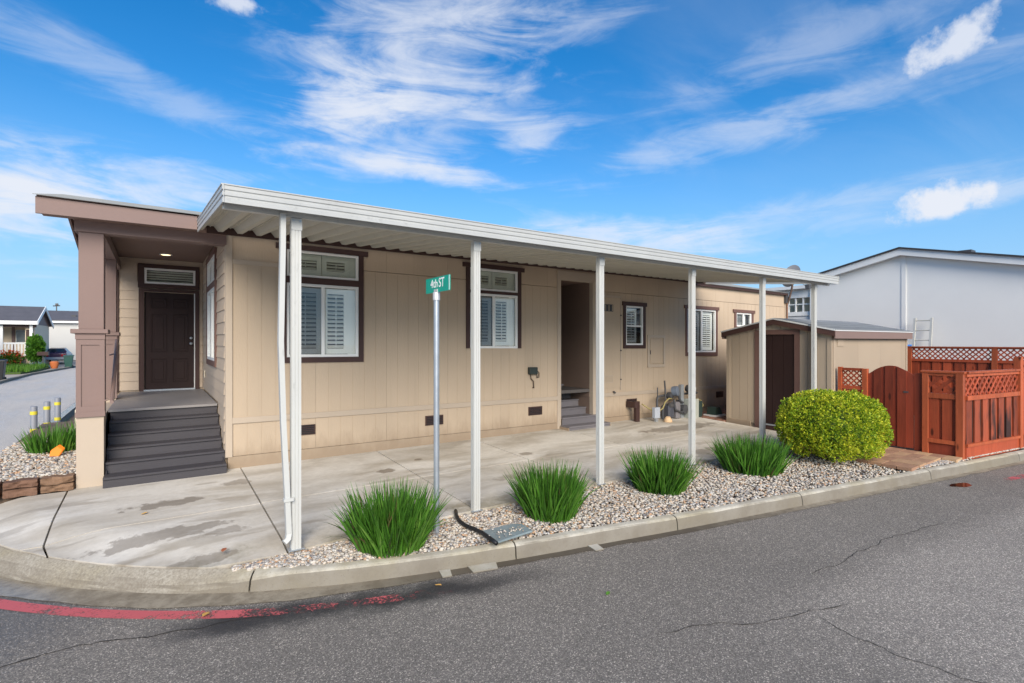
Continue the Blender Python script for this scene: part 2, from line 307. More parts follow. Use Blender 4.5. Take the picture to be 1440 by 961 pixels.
    c = MIXC(nt, MATH(nt, 'MULTIPLY', edge, .6), c, (.13, .115, .06))
    pale = SMOOTH(nt, NOISE(nt, MAPV(nt, v, (.6, 2.2, 1), loc=(9, 1, 0)), 1.5, 7, .65, .6), .60, .70)
    c = MIXC(nt, MATH(nt, 'MULTIPLY', pale, .35), c, (.70, .69, .66))
    nt.links.new(c, b.inputs['Base Color'])
    nt.links.new(MATH(nt, 'SUBTRACT', .82, MATH(nt, 'MULTIPLY', MATH(nt, 'MAXIMUM', wet, MATH(nt, 'MULTIPLY', stain, .4)), .5)), b.inputs['Roughness'])
    bp = N(nt, 'ShaderNodeBump'); bp.inputs['Strength'].default_value = .25; bp.inputs['Distance'].default_value = .004
    nt.links.new(NOISE(nt, v, 120, 4, .6), bp.inputs['Height']); L(nt, bp, 0, b, 'Normal')
    pad = m
    # curb concrete: lichen on top, face darker where steep, grimy left end
    m, nt, b = base_mat('kerb_concrete')
    tc = N(nt, 'ShaderNodeTexCoord'); v = tc.outputs['Object']
    n1 = NOISE(nt, v, 3.0, 8, .65); n2 = NOISE(nt, v, 45, 6, .7); n3 = NOISE(nt, MAPV(nt, v, loc=(3, 3, 0)), 1.1, 5, .6)
    c = MIXC(nt, SMOOTH(nt, n1, .35, .65), (.33, .30, .24), (.48, .455, .385))
    c = MIXC(nt, MATH(nt, 'MULTIPLY', SMOOTH(nt, n3, .45, .66), .45), c, (.36, .31, .17))
    c = MIXC(nt, MATH(nt, 'MULTIPLY', SMOOTH(nt, n2, .56, .70), .6), c, (.17, .15, .12))
    sx = N(nt, 'ShaderNodeSeparateXYZ'); nt.links.new(v, sx.inputs[0])
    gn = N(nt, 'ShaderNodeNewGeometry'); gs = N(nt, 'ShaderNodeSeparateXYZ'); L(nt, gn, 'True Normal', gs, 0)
    low_dark = SMOOTH(nt, MATH(nt, 'ADD', gs.outputs[2], MATH(nt, 'MULTIPLY', MATH(nt, 'SUBTRACT', n1, .5), .5)), .80, .45)  # concrete goes darker where the kerb surface turns steep
    c = MIXC(nt, MATH(nt, 'MULTIPLY', low_dark, .72), c, (.125, .108, .085))
    grim = MATH(nt, 'MULTIPLY', SMOOTH(nt, MATH(nt, 'ADD', sx.outputs[0], MATH(nt, 'MULTIPLY', n1, .8)), 1.5, .6), SMOOTH(nt, MATH(nt, 'ADD', n2, MATH(nt, 'MULTIPLY', n1, .5)), .55, .95, .35, 1.))
    c = MIXC(nt, MATH(nt, 'MULTIPLY', grim, .75), c, (.155, .13, .095))
    nt.links.new(c, b.inputs['Base Color']); b.inputs['Roughness'].default_value = .85
    bp = N(nt, 'ShaderNodeBump'); bp.inputs['Strength'].default_value = .5; bp.inputs['Distance'].default_value = .006
    nt.links.new(n2, bp.inputs['Height']); L(nt, bp, 0, b, 'Normal')
    kerb = m
    m, nt, b = base_mat('gutter_grime')
    tc = N(nt, 'ShaderNodeTexCoord'); v = tc.outputs['Object']
    s = N(nt, 'ShaderNodeSeparateXYZ'); nt.links.new(v, s.inputs[0])
    n1 = NOISE(nt, v, 6.0, 8, .7); n2 = NOISE(nt, v, 60, 5, .7)
    grime = MATH(nt, 'MULTIPLY', SMOOTH(nt, MATH(nt, 'ADD', s.outputs[0], n1), 1.3, 3.4), SMOOTH(nt, MATH(nt, 'ADD', s.outputs[0], n1), 8.5, 5.5))
    c = MIXC(nt, SMOOTH(nt, n1, .35, .65), (.20, .165, .115), (.33, .285, .21))
    c = MIXC(nt, MATH(nt, 'MULTIPLY', grime, .85), c, (.065, .052, .036))
    c = MIXC(nt, MATH(nt, 'MULTIPLY', SMOOTH(nt, n2, .55, .7), .5), c, (.09, .075, .055))
    nt.links.new(c, b.inputs['Base Color'])
    nt.links.new(SMOOTH(nt, s.outputs[0], -1.0, -.1, .18, .7), b.inputs['Roughness'])
    bp = N(nt, 'ShaderNodeBump'); bp.inputs['Strength'].default_value = .35; bp.inputs['Distance'].default_value = .004
    nt.links.new(n2, bp.inputs['Height']); L(nt, bp, 0, b, 'Normal')
    gut = m
    # pebbles: each stone its own colour
    m, nt, b = base_mat('river_pebble')
    g = N(nt, 'ShaderNodeNewGeometry'); cr = N(nt, 'ShaderNodeValToRGB'); L(nt, g, 'Random Per Island', cr, 0)
    cr.color_ramp.interpolation = 'CONSTANT'; e = cr.color_ramp.elements
    cols = [(.62, .55, .45), (.70, .66, .58), (.48, .38, .28), (.36, .34, .31), (.70, .65, .57), (.58, .42, .28), (.42, .40, .37), (.66, .58, .46), (.22, .21, .22), (.72, .62, .50), (.55, .54, .52), (.60, .36, .20), (.72, .66, .57), (.36, .30, .25), (.48, .45, .41), (.68, .60, .52)]
    e[0].color = cols[0] + (1,); e[0].position = 0; e[1].color = cols[1] + (1,); e[1].position = 1 / len(cols)
    for i, c in enumerate(cols[2:], 2):
        x = e.new(i / len(cols)); x.color = c + (1,)
    tc = N(nt, 'ShaderNodeTexCoord'); h = N(nt, 'ShaderNodeHueSaturation'); L(nt, cr, 0, h, 'Color')
    h.inputs['Saturation'].default_value = .95; nt.links.new(MATH(nt, 'ADD', .50, MATH(nt, 'MULTIPLY', NOISE(nt, tc.outputs['Object'], 60, 5, .7), .5)), h.inputs['Value'])
    L(nt, h, 0, b, 'Base Color'); b.inputs['Roughness'].default_value = .6
    peb = m
    # red kerb paint, worn through
    m, nt, b = base_mat('worn_red_paint')
    tc = N(nt, 'ShaderNodeTexCoord'); v = tc.outputs['Object']; s = N(nt, 'ShaderNodeSeparateXYZ'); nt.links.new(v, s.inputs[0])
    n1 = NOISE(nt, v, 40, 8, .75); n2 = NOISE(nt, v, 3.5, 5, .6)
    worn = MATH(nt, 'ADD', MATH(nt, 'MULTIPLY', n1, .6), MATH(nt, 'MULTIPLY', n2, .5))
    worn = MATH(nt, 'ADD', worn, SMOOTH(nt, s.outputs[0], .5, .7, 0., .085))
    worn = MATH(nt, 'ADD', worn, SMOOTH(nt, s.outputs[0], 1.5, 2.5, 0., .16))
    worn = MATH(nt, 'SUBTRACT', worn, SMOOTH(nt, s.outputs[0], 8., 9., 0., .19))
    keep = MATH(nt, 'MULTIPLY', SMOOTH(nt, worn, .66, .56), .88)
    b.inputs['Base Color'].default_value = (.60, .125, .135, 1); b.inputs['Roughness'].default_value = .6
    nt.links.new(keep, b.inputs['Alpha'])
    red = m
    m, nt, b = base_mat('tar_crack'); b.inputs['Base Color'].default_value = (.03, .027, .024, 1); b.inputs['Roughness'].default_value = .9
    crack = m
    m, nt, b = base_mat('standing_water'); b.inputs['Base Color'].default_value = (.02, .014, .01, 1); b.inputs['Roughness'].default_value = .03; b.inputs['Specular IOR Level'].default_value = .35
    return asphalt, pad, kerb, gut, peb, red, crack, m
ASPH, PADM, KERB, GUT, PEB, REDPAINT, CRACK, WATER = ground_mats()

def leafmat(name, cols, rough=.5, trans=.25, scale=2.5):
    m, nt, b = base_mat(name)
    g = N(nt, 'ShaderNodeNewGeometry'); cr = N(nt, 'ShaderNodeValToRGB'); e = cr.color_ramp.elements
    tc = N(nt, 'ShaderNodeTexCoord')
    f = MATH(nt, 'ADD', MATH(nt, 'MULTIPLY', g.outputs['Random Per Island'], .6), MATH(nt, 'MULTIPLY', SMOOTH(nt, NOISE(nt, tc.outputs['Object'], scale, 3, .6), .3, .7), .4))
    nt.links.new(f, cr.inputs[0])
    e[0].position = 0; e[0].color = cols[0] + (1,); e[1].position = 1; e[1].color = cols[-1] + (1,)
    for i, c in enumerate(cols[1:-1], 1):
        x = e.new(i / (len(cols) - 1)); x.color = c + (1,)
    L(nt, cr, 0, b, 'Base Color'); b.inputs['Roughness'].default_value = rough; b.inputs['Specular IOR Level'].default_value = .3
    tr = N(nt, 'ShaderNodeBsdfTranslucent'); L(nt, cr, 0, tr, 'Color')
    mx = N(nt, 'ShaderNodeMixShader'); mx.inputs[0].default_value = trans
    L(nt, b, 0, mx, 1); L(nt, tr, 0, mx, 2); L(nt, mx, 0, nt.nodes['Material Output'], 0)
    return m
BLADE = leafmat('lily_blade', [(.16, .11, .05), (.024, .07, .011), (.045, .13, .016), (.068, .195, .02), (.09, .235, .028), (.125, .27, .04), (.20, .32, .07)], .42, .25)
GOLD = leafmat('golden_privet_leaf', [(.05, .12, .012), (.15, .28, .018), (.38, .48, .028), (.60, .62, .04), (.80, .74, .09)], .45, .3, 3.5)
SHRUBL = leafmat('far_shrub_leaf', [(.04, .12, .015), (.08, .22, .02), (.14, .30, .03)], .5, .25)
FLOWER = leafmat('red_flower_petal', [(.5, .05, .02), (.6, .12, .03), (.35, .03, .02)], .5, .2)
LAWNL = leafmat('lawn_blade', [(.04, .11, .012), (.09, .21, .02), (.13, .26, .03)], .5, .25)
BARK = M('shrub_bark', (.10, .07, .05), .9, .2, 10, .4, 40)

# ------------------------------------------------------------------ mesh helpers
def shear(p): return (p[0], p[1], p[2] - .008 * (p[0] - .9))               # the house runs very slightly downhill
class MB:
    def __init__(s, xf=None): s.v = []; s.f = []; s.xf = xf
    def add(s, vs, fs):
        o = len(s.v)
        s.v += [s.xf(p) for p in vs] if s.xf else [tuple(p) for p in vs]
        s.f += [tuple(i + o for i in f) for f in fs]; return s
    def hexa(s, b, t):                                                      # 4 bottom points, 4 top points
        return s.add(list(b) + list(t), [(3, 2, 1, 0), (4, 5, 6, 7), (0, 1, 5, 4), (1, 2, 6, 5), (2, 3, 7, 6), (3, 0, 4, 7)])
    def box(s, x0, x1, y0, y1, z0, z1):
        return s.hexa([(x0, y0, z0), (x1, y0, z0), (x1, y1, z0), (x0, y1, z0)], [(x0, y0, z1), (x1, y0, z1), (x1, y1, z1), (x0, y1, z1)])
    def prism(s, poly, off):                                                # 3D polygon pushed along off
        n = len(poly); off = Vector(off); a = [tuple(p) for p in poly]; b = [tuple(Vector(p) + off) for p in poly]
        return s.add(a + b, [tuple(range(n)), tuple(range(2 * n - 1, n - 1, -1))] + [(i, i + n, (i + 1) % n + n, (i + 1) % n) for i in range(n)])
    def tube(s, pts, r, n=8, cap=True, sq=None):
        pts = [Vector(p) for p in pts]; rings = []
        if isinstance(r, (int, float)): r = [r] * len(pts)
        ref = None
        for i, p in enumerate(pts):
            d = (pts[min(i + 1, len(pts) - 1)] - pts[max(i - 1, 0)]).normalized()
            a = Vector((0, 0, 1)) if abs(d.z) < .9 else Vector((1, 0, 0))
            if ref is not None: a = ref
            x = (a - d * a.dot(d)).normalized(); y = d.cross(x); ref = x
            if sq: ring = [p + x * (sx * sq[0]) + y * (sy * sq[1]) for sx, sy in ((-1, -1), (1, -1), (1, 1), (-1, 1))]
            else: ring = [p + (x * math.cos(2 * math.pi * k / n) + y * math.sin(2 * math.pi * k / n)) * r[i] for k in range(n)]
            rings.append(ring)
        n = len(rings[0]); vs = [tuple(q) for ring in rings for q in ring]; fs = []
        for i in range(len(rings) - 1):
            for k in range(n): fs.append((i * n + k, i * n + (k + 1) % n, (i + 1) * n + (k + 1) % n, (i + 1) * n + k))
        if cap: fs += [tuple(range(n - 1, -1, -1)), tuple(range((len(rings) - 1) * n, len(rings) * n))]
        return s.add(vs, fs)
    def lathe(s, c, prof, n=16):                                            # prof: (radius, z)
        vs = []; fs = []
        for r_, z in prof:
            for k in range(n): vs.append((c[0] + r_ * math.cos(2 * math.pi * k / n), c[1] + r_ * math.sin(2 * math.pi * k / n), c[2] + z))
        for i in range(len(prof) - 1):
            for k in range(n): fs.append((i * n + k, i * n + (k + 1) % n, (i + 1) * n + (k + 1) % n, (i + 1) * n + k))
        fs += [tuple(range(n - 1, -1, -1)), tuple(range((len(prof) - 1) * n, len(prof) * n))]
        return s.add(vs, fs)
    def build(s, name, mat, parent=None, smooth=False, bevel=0., recalc=True):
        o = Vector((0, 0, 0)); q = parent
        while q is not None: o += q.location; q = q.parent
        me = bpy.data.meshes.new(name)
        me.from_pydata([(p[0] - o.x, p[1] - o.y, p[2] - o.z) for p in s.v], [], s.f)
        if recalc:
            bm = bmesh.new(); bm.from_mesh(me); bmesh.ops.recalc_face_normals(bm, faces=bm.faces); bm.to_mesh(me); bm.free()
        me.materials.append(mat)
        if smooth:
            me.polygons.foreach_set('use_smooth', [True] * len(me.polygons))
            if smooth == 'angle': me.set_sharp_from_angle(angle=R(40))
        ob = bpy.data.objects.new(name, me); COL.objects.link(ob)
        if parent is not None: ob.parent = parent
        if bevel:
            md = ob.modifiers.new('bevel', 'BEVEL'); md.width = bevel; md.segments = 1; md.limit_method = 'ANGLE'
        return ob
def box(name, mat, parent, *a, xf=None, bevel=0.): return MB(xf).box(*a).build(name, mat, parent, bevel=bevel)
def tag(o, label=None, cat=None, group=None, kind=None):
    for k, v in (('label', label), ('category', cat), ('group', group), ('kind', kind)):
        if v: o[k] = v
    return o
def thing(name, label, cat, loc=(0, 0, 0), group=None):
    o = bpy.data.objects.new(name, None); COL.objects.link(o); o.location = loc; o.empty_display_size = .2
    return tag(o, label, cat, group)
def piece(name, me, parent, loc, rot=None, scale=None, label=None):         # a further object on a shared mesh
    o = bpy.data.objects.new(name, me); COL.objects.link(o)
    p = Vector((0, 0, 0)); q = parent
    while q is not None: p += q.location; q = q.parent
    o.parent = parent; o.location = Vector(loc) - p
    if rot: o.rotation_euler = rot
    if scale: o.scale = scale
    if label: o['label'] = label
    return o
def mesh_only(mb, name, mat, smooth=False):
    me = bpy.data.meshes.new(name); me.from_pydata(mb.v, [], mb.f)
    bm = bmesh.new(); bm.from_mesh(me); bmesh.ops.recalc_face_normals(bm, faces=bm.faces); bm.to_mesh(me); bm.free()
    me.materials.append(mat)
    if smooth: me.polygons.foreach_set('use_smooth', [True] * len(me.polygons))
    return me
def padz(v): return -1.93 - .035 * (8.9 - v)

# ------------------------------------------------------------------ ground, road, kerb, pad
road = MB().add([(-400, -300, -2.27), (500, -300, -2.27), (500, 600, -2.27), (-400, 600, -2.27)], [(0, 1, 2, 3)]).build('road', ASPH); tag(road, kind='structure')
back = [(-2.05, 60), (-2.05, 14), (-2.05, 12), (-2.04, 10.6), (-1.97, 9.4), (-1.80, 8.45), (-1.60, 7.80), (-1.291, 7.267), (-.966, 6.824), (-.70, 6.51), (-.435, 6.244), (-.15, 5.98), (.137, 5.747), (.421, 5.55), (.78, 5.31), (1.213, 5.10), (1.737, 4.90), (2.39, 4.71), (3.0, 4.56), (3.6, 4.43), (4.16, 4.33), (4.81, 4.19), (5.57, 4.05), (6.385, 3.91), (7.374, 3.74), (8.788, 3.51), (10.491, 3.23), (11.883, 3.0), (13.952, 2.68), (17, 2.2), (24, 1.1), (60, -4.5)]
back = [Vector((a, b, 0)) for a, b in back]
def resample(pts, step):
    out = [pts[0]]
    for i in range(1, len(pts)):
        d = (pts[i] - pts[i - 1]).length; k = max(1, int(d / step))
        for j in range(1, k + 1): out.append(pts[i - 1].lerp(pts[i], j / k))
    return out
def smooth_line(p, it=3):
    p = list(p)
    for _ in range(it): p = [p[0]] + [(p[i - 1] + p[i] * 2 + p[i + 1]) / 4 for i in range(1, len(p) - 1)] + [p[-1]]
    return p
near = smooth_line(resample([p for p in back if p.y < 14 and p.x < 20], .12), 5)
kline = [back[0], back[1]] + near + back[-2:]
def nrm(pts, i):                                                            # unit vector from the kerb towards the road
    d = (pts[min(i + 1, len(pts) - 1)] - pts[max(i - 1, 0)]).normalized(); return Vector((d.y, -d.x, 0))
def kz(p): return -2.0 - .035 * max(0, min(3.2, 7.2 - p.y)) if p.y < 7.2 else -2.0
prof = [(-.03, -.16), (.0, .0), (.06, -.003), (.085, -.010), (.10, -.024), (.108, -.05), (.116, -.10), (.122, -.15)]
def kleft(p): return max(0, min(1, (1.05 - p.x) / .7))
def ktop(p): return -2.108 + .055 * max(0, min(1, (p.y - 6.3) / 2.2))
# kerb in blocks between its joints
cuts = [0]; joints_at = [(-2.05, 12.0), (-1.8, 8.4), (.78, 5.31), (3.1, 4.53), (5.2, 4.12), (7.4, 3.74), (10.5, 3.23), (13.5, 2.75), (17, 2.2)]
for a in joints_at: cuts.append(min(range(len(kline)), key=lambda i: (kline[i] - Vector((a[0], a[1], 0))).length))
cuts = sorted(set(cuts + [len(kline) - 1]))
kerb = thing('kerb', None, None, (0, 0, -2.05)); tag(kerb, kind='structure')
for a, b in zip(cuts[:-1], cuts[1:]):
    mb = MB(); n = len(prof); vs = []; fs = []
    seg = [kline[i].copy() for i in range(a, b + 1)]; nn = [nrm(kline, i) for i in range(a, b + 1)]
    if a: seg[0] = seg[0].lerp(seg[1], .05)
    if b < len(kline) - 1: seg[-1] = seg[-1].lerp(seg[-2], .07)
    for p, q in zip(seg, nn):
        for k, (o, h) in enumerate(prof):
            w = p + q * (o * (1 + .35 * kleft(p)) if o > 0 else o); jit = (mnoise.noise((w.x * 4, w.y * 4, k)) * .006)
            top = ktop(p); hh = h * (1 - kleft(p)) + kleft(p) * -.15 * (o / .122) ** 1.5 if o > 0 else h; vs.append((w.x + jit, w.y + jit, top + hh * ((top + 2.275) / .15 if k else 1) + jit * .5 * (k < 6)))
    m_ = len(seg)
    for i in range(m_ - 1):
        for k in range(n - 1): fs.append((i * n + k, (i + 1) * n + k, (i + 1) * n + k + 1, i * n + k + 1))
    fs += [tuple(range(n)), tuple(range((m_ - 1) * n + n - 1, (m_ - 1) * n - 1, -1))]
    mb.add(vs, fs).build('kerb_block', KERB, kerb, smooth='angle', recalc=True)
def ribbon(name, mat, pts, o0, o1, z, wob=0., i0=0, i1=None, kind='structure', zc=None):
    mb = MB(); vs = []; fs = []; i1 = len(pts) if i1 is None else i1
    for i in range(i0, i1):
        q = nrm(pts, i); a = pts[i] + q * (o0(pts[i]) if callable(o0) else o0); oo = o1(pts[i]) if callable(o1) else o1; w = wob * mnoise.noise((pts[i].x * 3.1, pts[i].y * 3.1, 5.)); b = pts[i] + q * (oo + w)
        if zc: c = pts[i] + q * (o0 * .4 + oo * .6); vs += [(a.x, a.y, z), (c.x, c.y, zc), (b.x, b.y, z)]
        else: vs += [(a.x, a.y, z), (b.x, b.y, z)]
    k = 3 if zc else 2
    for i in range(i1 - i0 - 1):
        for j in range(k - 1): fs.append((i * k + j, (i + 1) * k + j, (i + 1) * k + j + 1, i * k + j + 1))
    o = mb.add(vs, fs).build(name, mat); tag(o, kind=kind); return o
ribbon('gutter', GUT, kline, .115, lambda p: .40 - .17 * max(0, min(1, (p.x - .3) / 2.5)) , -2.262, .03)
i_near = lambda x, y: min(range(len(kline)), key=lambda i: (kline[i] - Vector((x, y, 0))).length)
ribbon('red_kerb_line', REDPAINT, kline, .445, .575, -2.266, .0, i_near(-2.0, 10.5), i_near(2.6, 4.65))
ribbon('red_kerb_line', REDPAINT, kline, .58, .70, -2.266, .0, i_near(11.6, 3.05), i_near(17, 2.2))
for (u, v, w, rx) in [(2.4, 4.42, .14, .11), (2.78, 4.33, .16, .3), (4.1, 4.1, .06, .12)]:       # cement patches in the gutter
    q = kline[i_near(u, v + .35)]; n_ = nrm(kline, i_near(u, v + .35)); d = Vector((-n_.y, n_.x, 0)); d = -d if d.x < 0 else d
    a = q + n_ * .124; b = q + n_ * .27
    P = [a - d * rx / 2, a + d * rx / 2, b + d * rx * .4, b - d * rx * .45]
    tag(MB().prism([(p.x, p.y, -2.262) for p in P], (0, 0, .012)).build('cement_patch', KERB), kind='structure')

def crack(pts, w):
    pts = resample([Vector((a, b, 0)) for a, b in pts], .035); mb = MB(); vs = []; fs = []
    for i, p in enumerate(pts):
        d = (pts[min(i + 1, len(pts) - 1)] - pts[max(i - 1, 0)]).normalized(); q = Vector((d.y, -d.x, 0))
        c = p + q * (mnoise.noise((p.x * 5, p.y * 5, 1)) * .045 + mnoise.noise((p.x * 19, p.y * 19, 2)) * .016)
        ww = w * (.35 + .9 * abs(mnoise.noise((p.x * 6, p.y * 6, 8)))) * min(1, i / 5 + .1, (len(pts) - 1 - i) / 5 + .1)
        vs += [tuple(c + q * ww) [:2] + (-2.2665,), tuple(c - q * ww)[:2] + (-2.2665,)]
    for i in range(len(pts) - 1): fs.append((2 * i, 2 * i + 2, 2 * i + 3, 2 * i + 1))
    tag(mb.add(vs, fs).build('road_crack', CRACK), kind='structure')
crack([(-1.3, 4.9), (-.887, 4.993), (-.669, 5.021), (-.471, 5.024), (-.256, 4.942), (.056, 4.844), (.5, 4.76), (1.1, 4.6)], .011)
crack([(3.2, 2.66), (3.605, 2.573), (4.038, 2.288), (4.539, 2.17), (4.978, 2.026)], .006)
crack([(4.491, 2.148), (4.465, 1.919), (4.429, 1.753), (4.43, 1.524), (4.471, 1.287), (4.6, .9)], .006)
crack([(5.242, 2.507), (5.942, 2.485), (6.828, 2.486), (8.189, 2.285)], .007)
crack([(.55, 5.15), (.42, 4.98), (.36, 4.83)], .006)
pts = [(10.48 + .22 * math.cos(a) * (1 + .2 * math.sin(3 * a)) * .95 , 2.73 + .10 * math.sin(a) - .04 * math.cos(a)) for a in [i * math.pi / 14 for i in range(28)]]
tag(MB().add([(x, y, -2.264) for x, y in pts], [tuple(range(28))]).build('puddle', WATER), kind='structure')

# lot under beds and buildings (earth), following the kerb
lot = [(p.x, p.y, -2.21) for p in kline] + [(60, 60, -2.21)]
tag(MB().add(lot, [tuple(range(len(lot)))]).build('lot_ground', SOIL), kind='structure')
# pad slabs
pad = thing('concrete_pad', None, None, (0, 0, -2.0)); tag(pad, kind='structure')
kb = [kline[i] - nrm(kline, i) * .012 for i in range(len(kline))]
def slab(poly, g=.014):
    P = [Vector((a, b, 0)) for a, b in poly]; c = sum(P, Vector()) / len(P); Q = []
    for i, p in enumerate(P):
        a = (P[i] - P[i - 1]).normalized(); b = (P[(i + 1) % len(P)] - P[i]).normalized()
        na = Vector((-a.y, a.x, 0)); nb = Vector((-b.y, b.x, 0)); m = na + nb
        if m.length < .2: m = na
        m = m.normalized(); q = p + m * g if (c - p).dot(m) > 0 else p - m * g
        Q.append(q)
    dip = min((q - k).length for k in kb for q in Q) < .6
    bm = bmesh.new(); f = bm.faces.new([bm.verts.new((q.x, q.y, 0)) for q in Q]); bmesh.ops.triangulate(bm, faces=[f], quad_method='BEAUTY', ngon_method='BEAUTY')
    if dip:
        for _ in range(4):
            bmesh.ops.subdivide_edges(bm, edges=[e for e in bm.edges if e.calc_length() > .16], cuts=1); bmesh.ops.triangulate(bm, faces=[f for f in bm.faces if len(f.verts) > 3])
    for v in bm.verts:
        z = padz(v.co.y)
        if dip:
            k = min(kb, key=lambda k: (k - v.co).length_squared); t = max(0, 1 - (Vector((v.co.x, v.co.y, 0)) - k).length / .55); z -= max(0, z - ktop(k) - .004) * t * t * (3 - 2 * t)
        v.co.z = z + 2.0
    bmesh.ops.recalc_face_normals(bm, faces=bm.faces)
    if sum(f.normal.z for f in bm.faces) < 0: bmesh.ops.reverse_faces(bm, faces=bm.faces)
    me = bpy.data.meshes.new('slab'); bm.to_mesh(me); bm.free(); me.materials.append(PADM)
    if dip: me.polygons.foreach_set('use_smooth', [True] * len(me.polygons))
    o = bpy.data.objects.new('slab', me); COL.objects.link(o); o.parent = pad
    md = o.modifiers.new('thickness', 'SOLIDIFY'); md.thickness = .10; md.offset = -1
    if dip: es = o.modifiers.new('edges', 'EDGE_SPLIT'); es.split_angle = R(35)
ia, ib, ic = i_near(-1.85, 8.79), i_near(-.93, 6.75), i_near(.42, 5.53)
jl = i_near(-1.2, 7.0)
def kpts(a, b): return [(kb[i].x, kb[i].y) for i in range(a, b + 1)]
slab([(-.93, 8.79)] + [(kb[ia].x, 8.79)] + kpts(ia + 1, jl) + [(-.93, 7.02)][:1] )
slab([(-.93, 7.02)] + kpts(jl, ib))
XJ = [-.93, 1.08, 3.22, 5.2, 7.45, 9.6, 11.58]
slab([(-.93, 7.02), (1.08, 7.02), (1.08, 9.9), (-.93, 9.9)])
slab([(-.93, 7.02)] + kpts(ib, ic) + [(1.08, 5.45), (1.08, 7.02)])
for a, b in zip(XJ[1:-1], XJ[2:]):
    slab([(a, 5.45), (b, 5.45), (b, 7.05), (a, 7.05)]); slab([(a, 7.05), (b, 7.05), (b, 8.93), (a, 8.93)])
# brick paving between house and shed
def paving(name, mat, nm, u0, u1, v0, v1, w, l, zf, inside=lambda u, v: True, gap=.008, th=.05, jz=.004):
    root = thing(name, None, None, ((u0 + u1) / 2, (v0 + v1) / 2, zf(0, v0))); tag(root, kind='structure')
    me = mesh_only(MB().box(-l / 2 + gap / 2, l / 2 - gap / 2, -w / 2 + gap / 2, w / 2 - gap / 2, -th, 0), nm, mat); r = 0; v = v0 + w / 2
    while v < v1:
        u = u0 + (l / 2 if r % 2 else 0) + l / 2 - l / 2 * (r % 2) * 2 + (l / 2 if r % 2 else 0)
        while u < u1 + l * .4:
            if inside(u, v): piece(nm, me, root, (u, v, zf(u, v) + random.uniform(-jz, jz)), (random.uniform(-.012, .012), random.uniform(-.012, .012), random.uniform(-.02, .02)))
            u += l
        v += w; r += 1
    return root
paving('brick_path', BRICK, 'brick', 11.62, 16.5, 7.62, 8.86, .2, .3, lambda u, v: padz(v) + .005)

def kerb_v(u):
    best = min(near, key=lambda p: abs(p.x - u)); return best.y
paving('paver_walk', PAVER, 'paver', 10.1, 12.0, 3.05, 5.4, .21, .34, lambda u, v: -2.055, lambda u, v: v > kerb_v(u) + .08 and u < 11.86)
# edging of the pebble bed under the fence
# pebbles
ico = bmesh.new(); bmesh.ops.create_icosphere(ico, subdivisions=1, radius=1)
IV = [v.co.copy() for v in ico.verts]; IF = [tuple(v.index for v in f.verts) for f in ico.faces]; ico.free()
def pebbles(name, spots):
    vs = []; fs = []
    for (x, y, z, s) in spots:
        rot = Matrix.Rotation(random.uniform(0, 6.3), 3, 'Z') @ Matrix.Rotation(random.uniform(-.5, .5), 3, 'X')
        a, b, c = s * random.uniform(.8, 1.35), s * random.uniform(.65, 1.0), s * random.uniform(.42, .7); o = len(vs)
        for p in IV:
            q = rot @ Vector((p.x * a * (1 + random.uniform(-.1, .1)), p.y * b, p.z * c)); vs.append((q.x + x, q.y + y, q.z + z))
        fs += [(i + o, j + o, k + o) for i, j, k in IF]
    mb = MB(); mb.v = vs; mb.f = fs
    o = mb.build(name, PEB, smooth=True, recalc=False); o['kind'] = 'stuff'; return o
sp = []
while len(sp) < 25000:
    u = random.uniform(.36, 10.9); v0 = kerb_v(u) + .01; v = random.uniform(v0 - .01, 5.47)
    if v < v0 or (u > 10.0 and v > 3.0) or (u < .9 and v > 5.56 - .09 * (u - .36) / .54): continue
    t = min(1, (v - v0) / .55); t2 = min(1, (5.5 - v) / .12)
    zt = (ktop(Vector((u, v0, 0))) + .002) * (1 - t) + (-2.078) * t - .012 * (1 - t2)
    sp.append((u, v, zt + random.uniform(-.022, .010), random.choice((.012, .015, .018, .021, .024))))
for _ in range(1500):
    u = random.uniform(10.2, 12.0); v = kerb_v(u) + random.uniform(.01, .30); sp.append((u, v, -2.098, random.uniform(.014, .026)))
for _ in range(45): sp.append((random.gauss(3.12, .10), random.gauss(4.60, .05), -2.022, random.uniform(.008, .014)))
for _ in range(900):                                                        # thin strip at the kerb below the fence
    u = random.uniform(11.9, 14.2); v = kerb_v(u) + random.uniform(.02, .12); sp.append((u, v, -2.075, random.uniform(.014, .026)))
pebbles('pebble_bed', sp)
tag(MB().add([(p.x, p.y, -2.185) for p in near if p.x > .3 and p.x < 12.6] + [(12.6, 5.1, -2.12), (.55, 5.45, -2.12)], [tuple(range(len([p for p in near if p.x > .3 and p.x < 12.6]) + 2))]).build('bed_ground', SOIL), kind='structure')
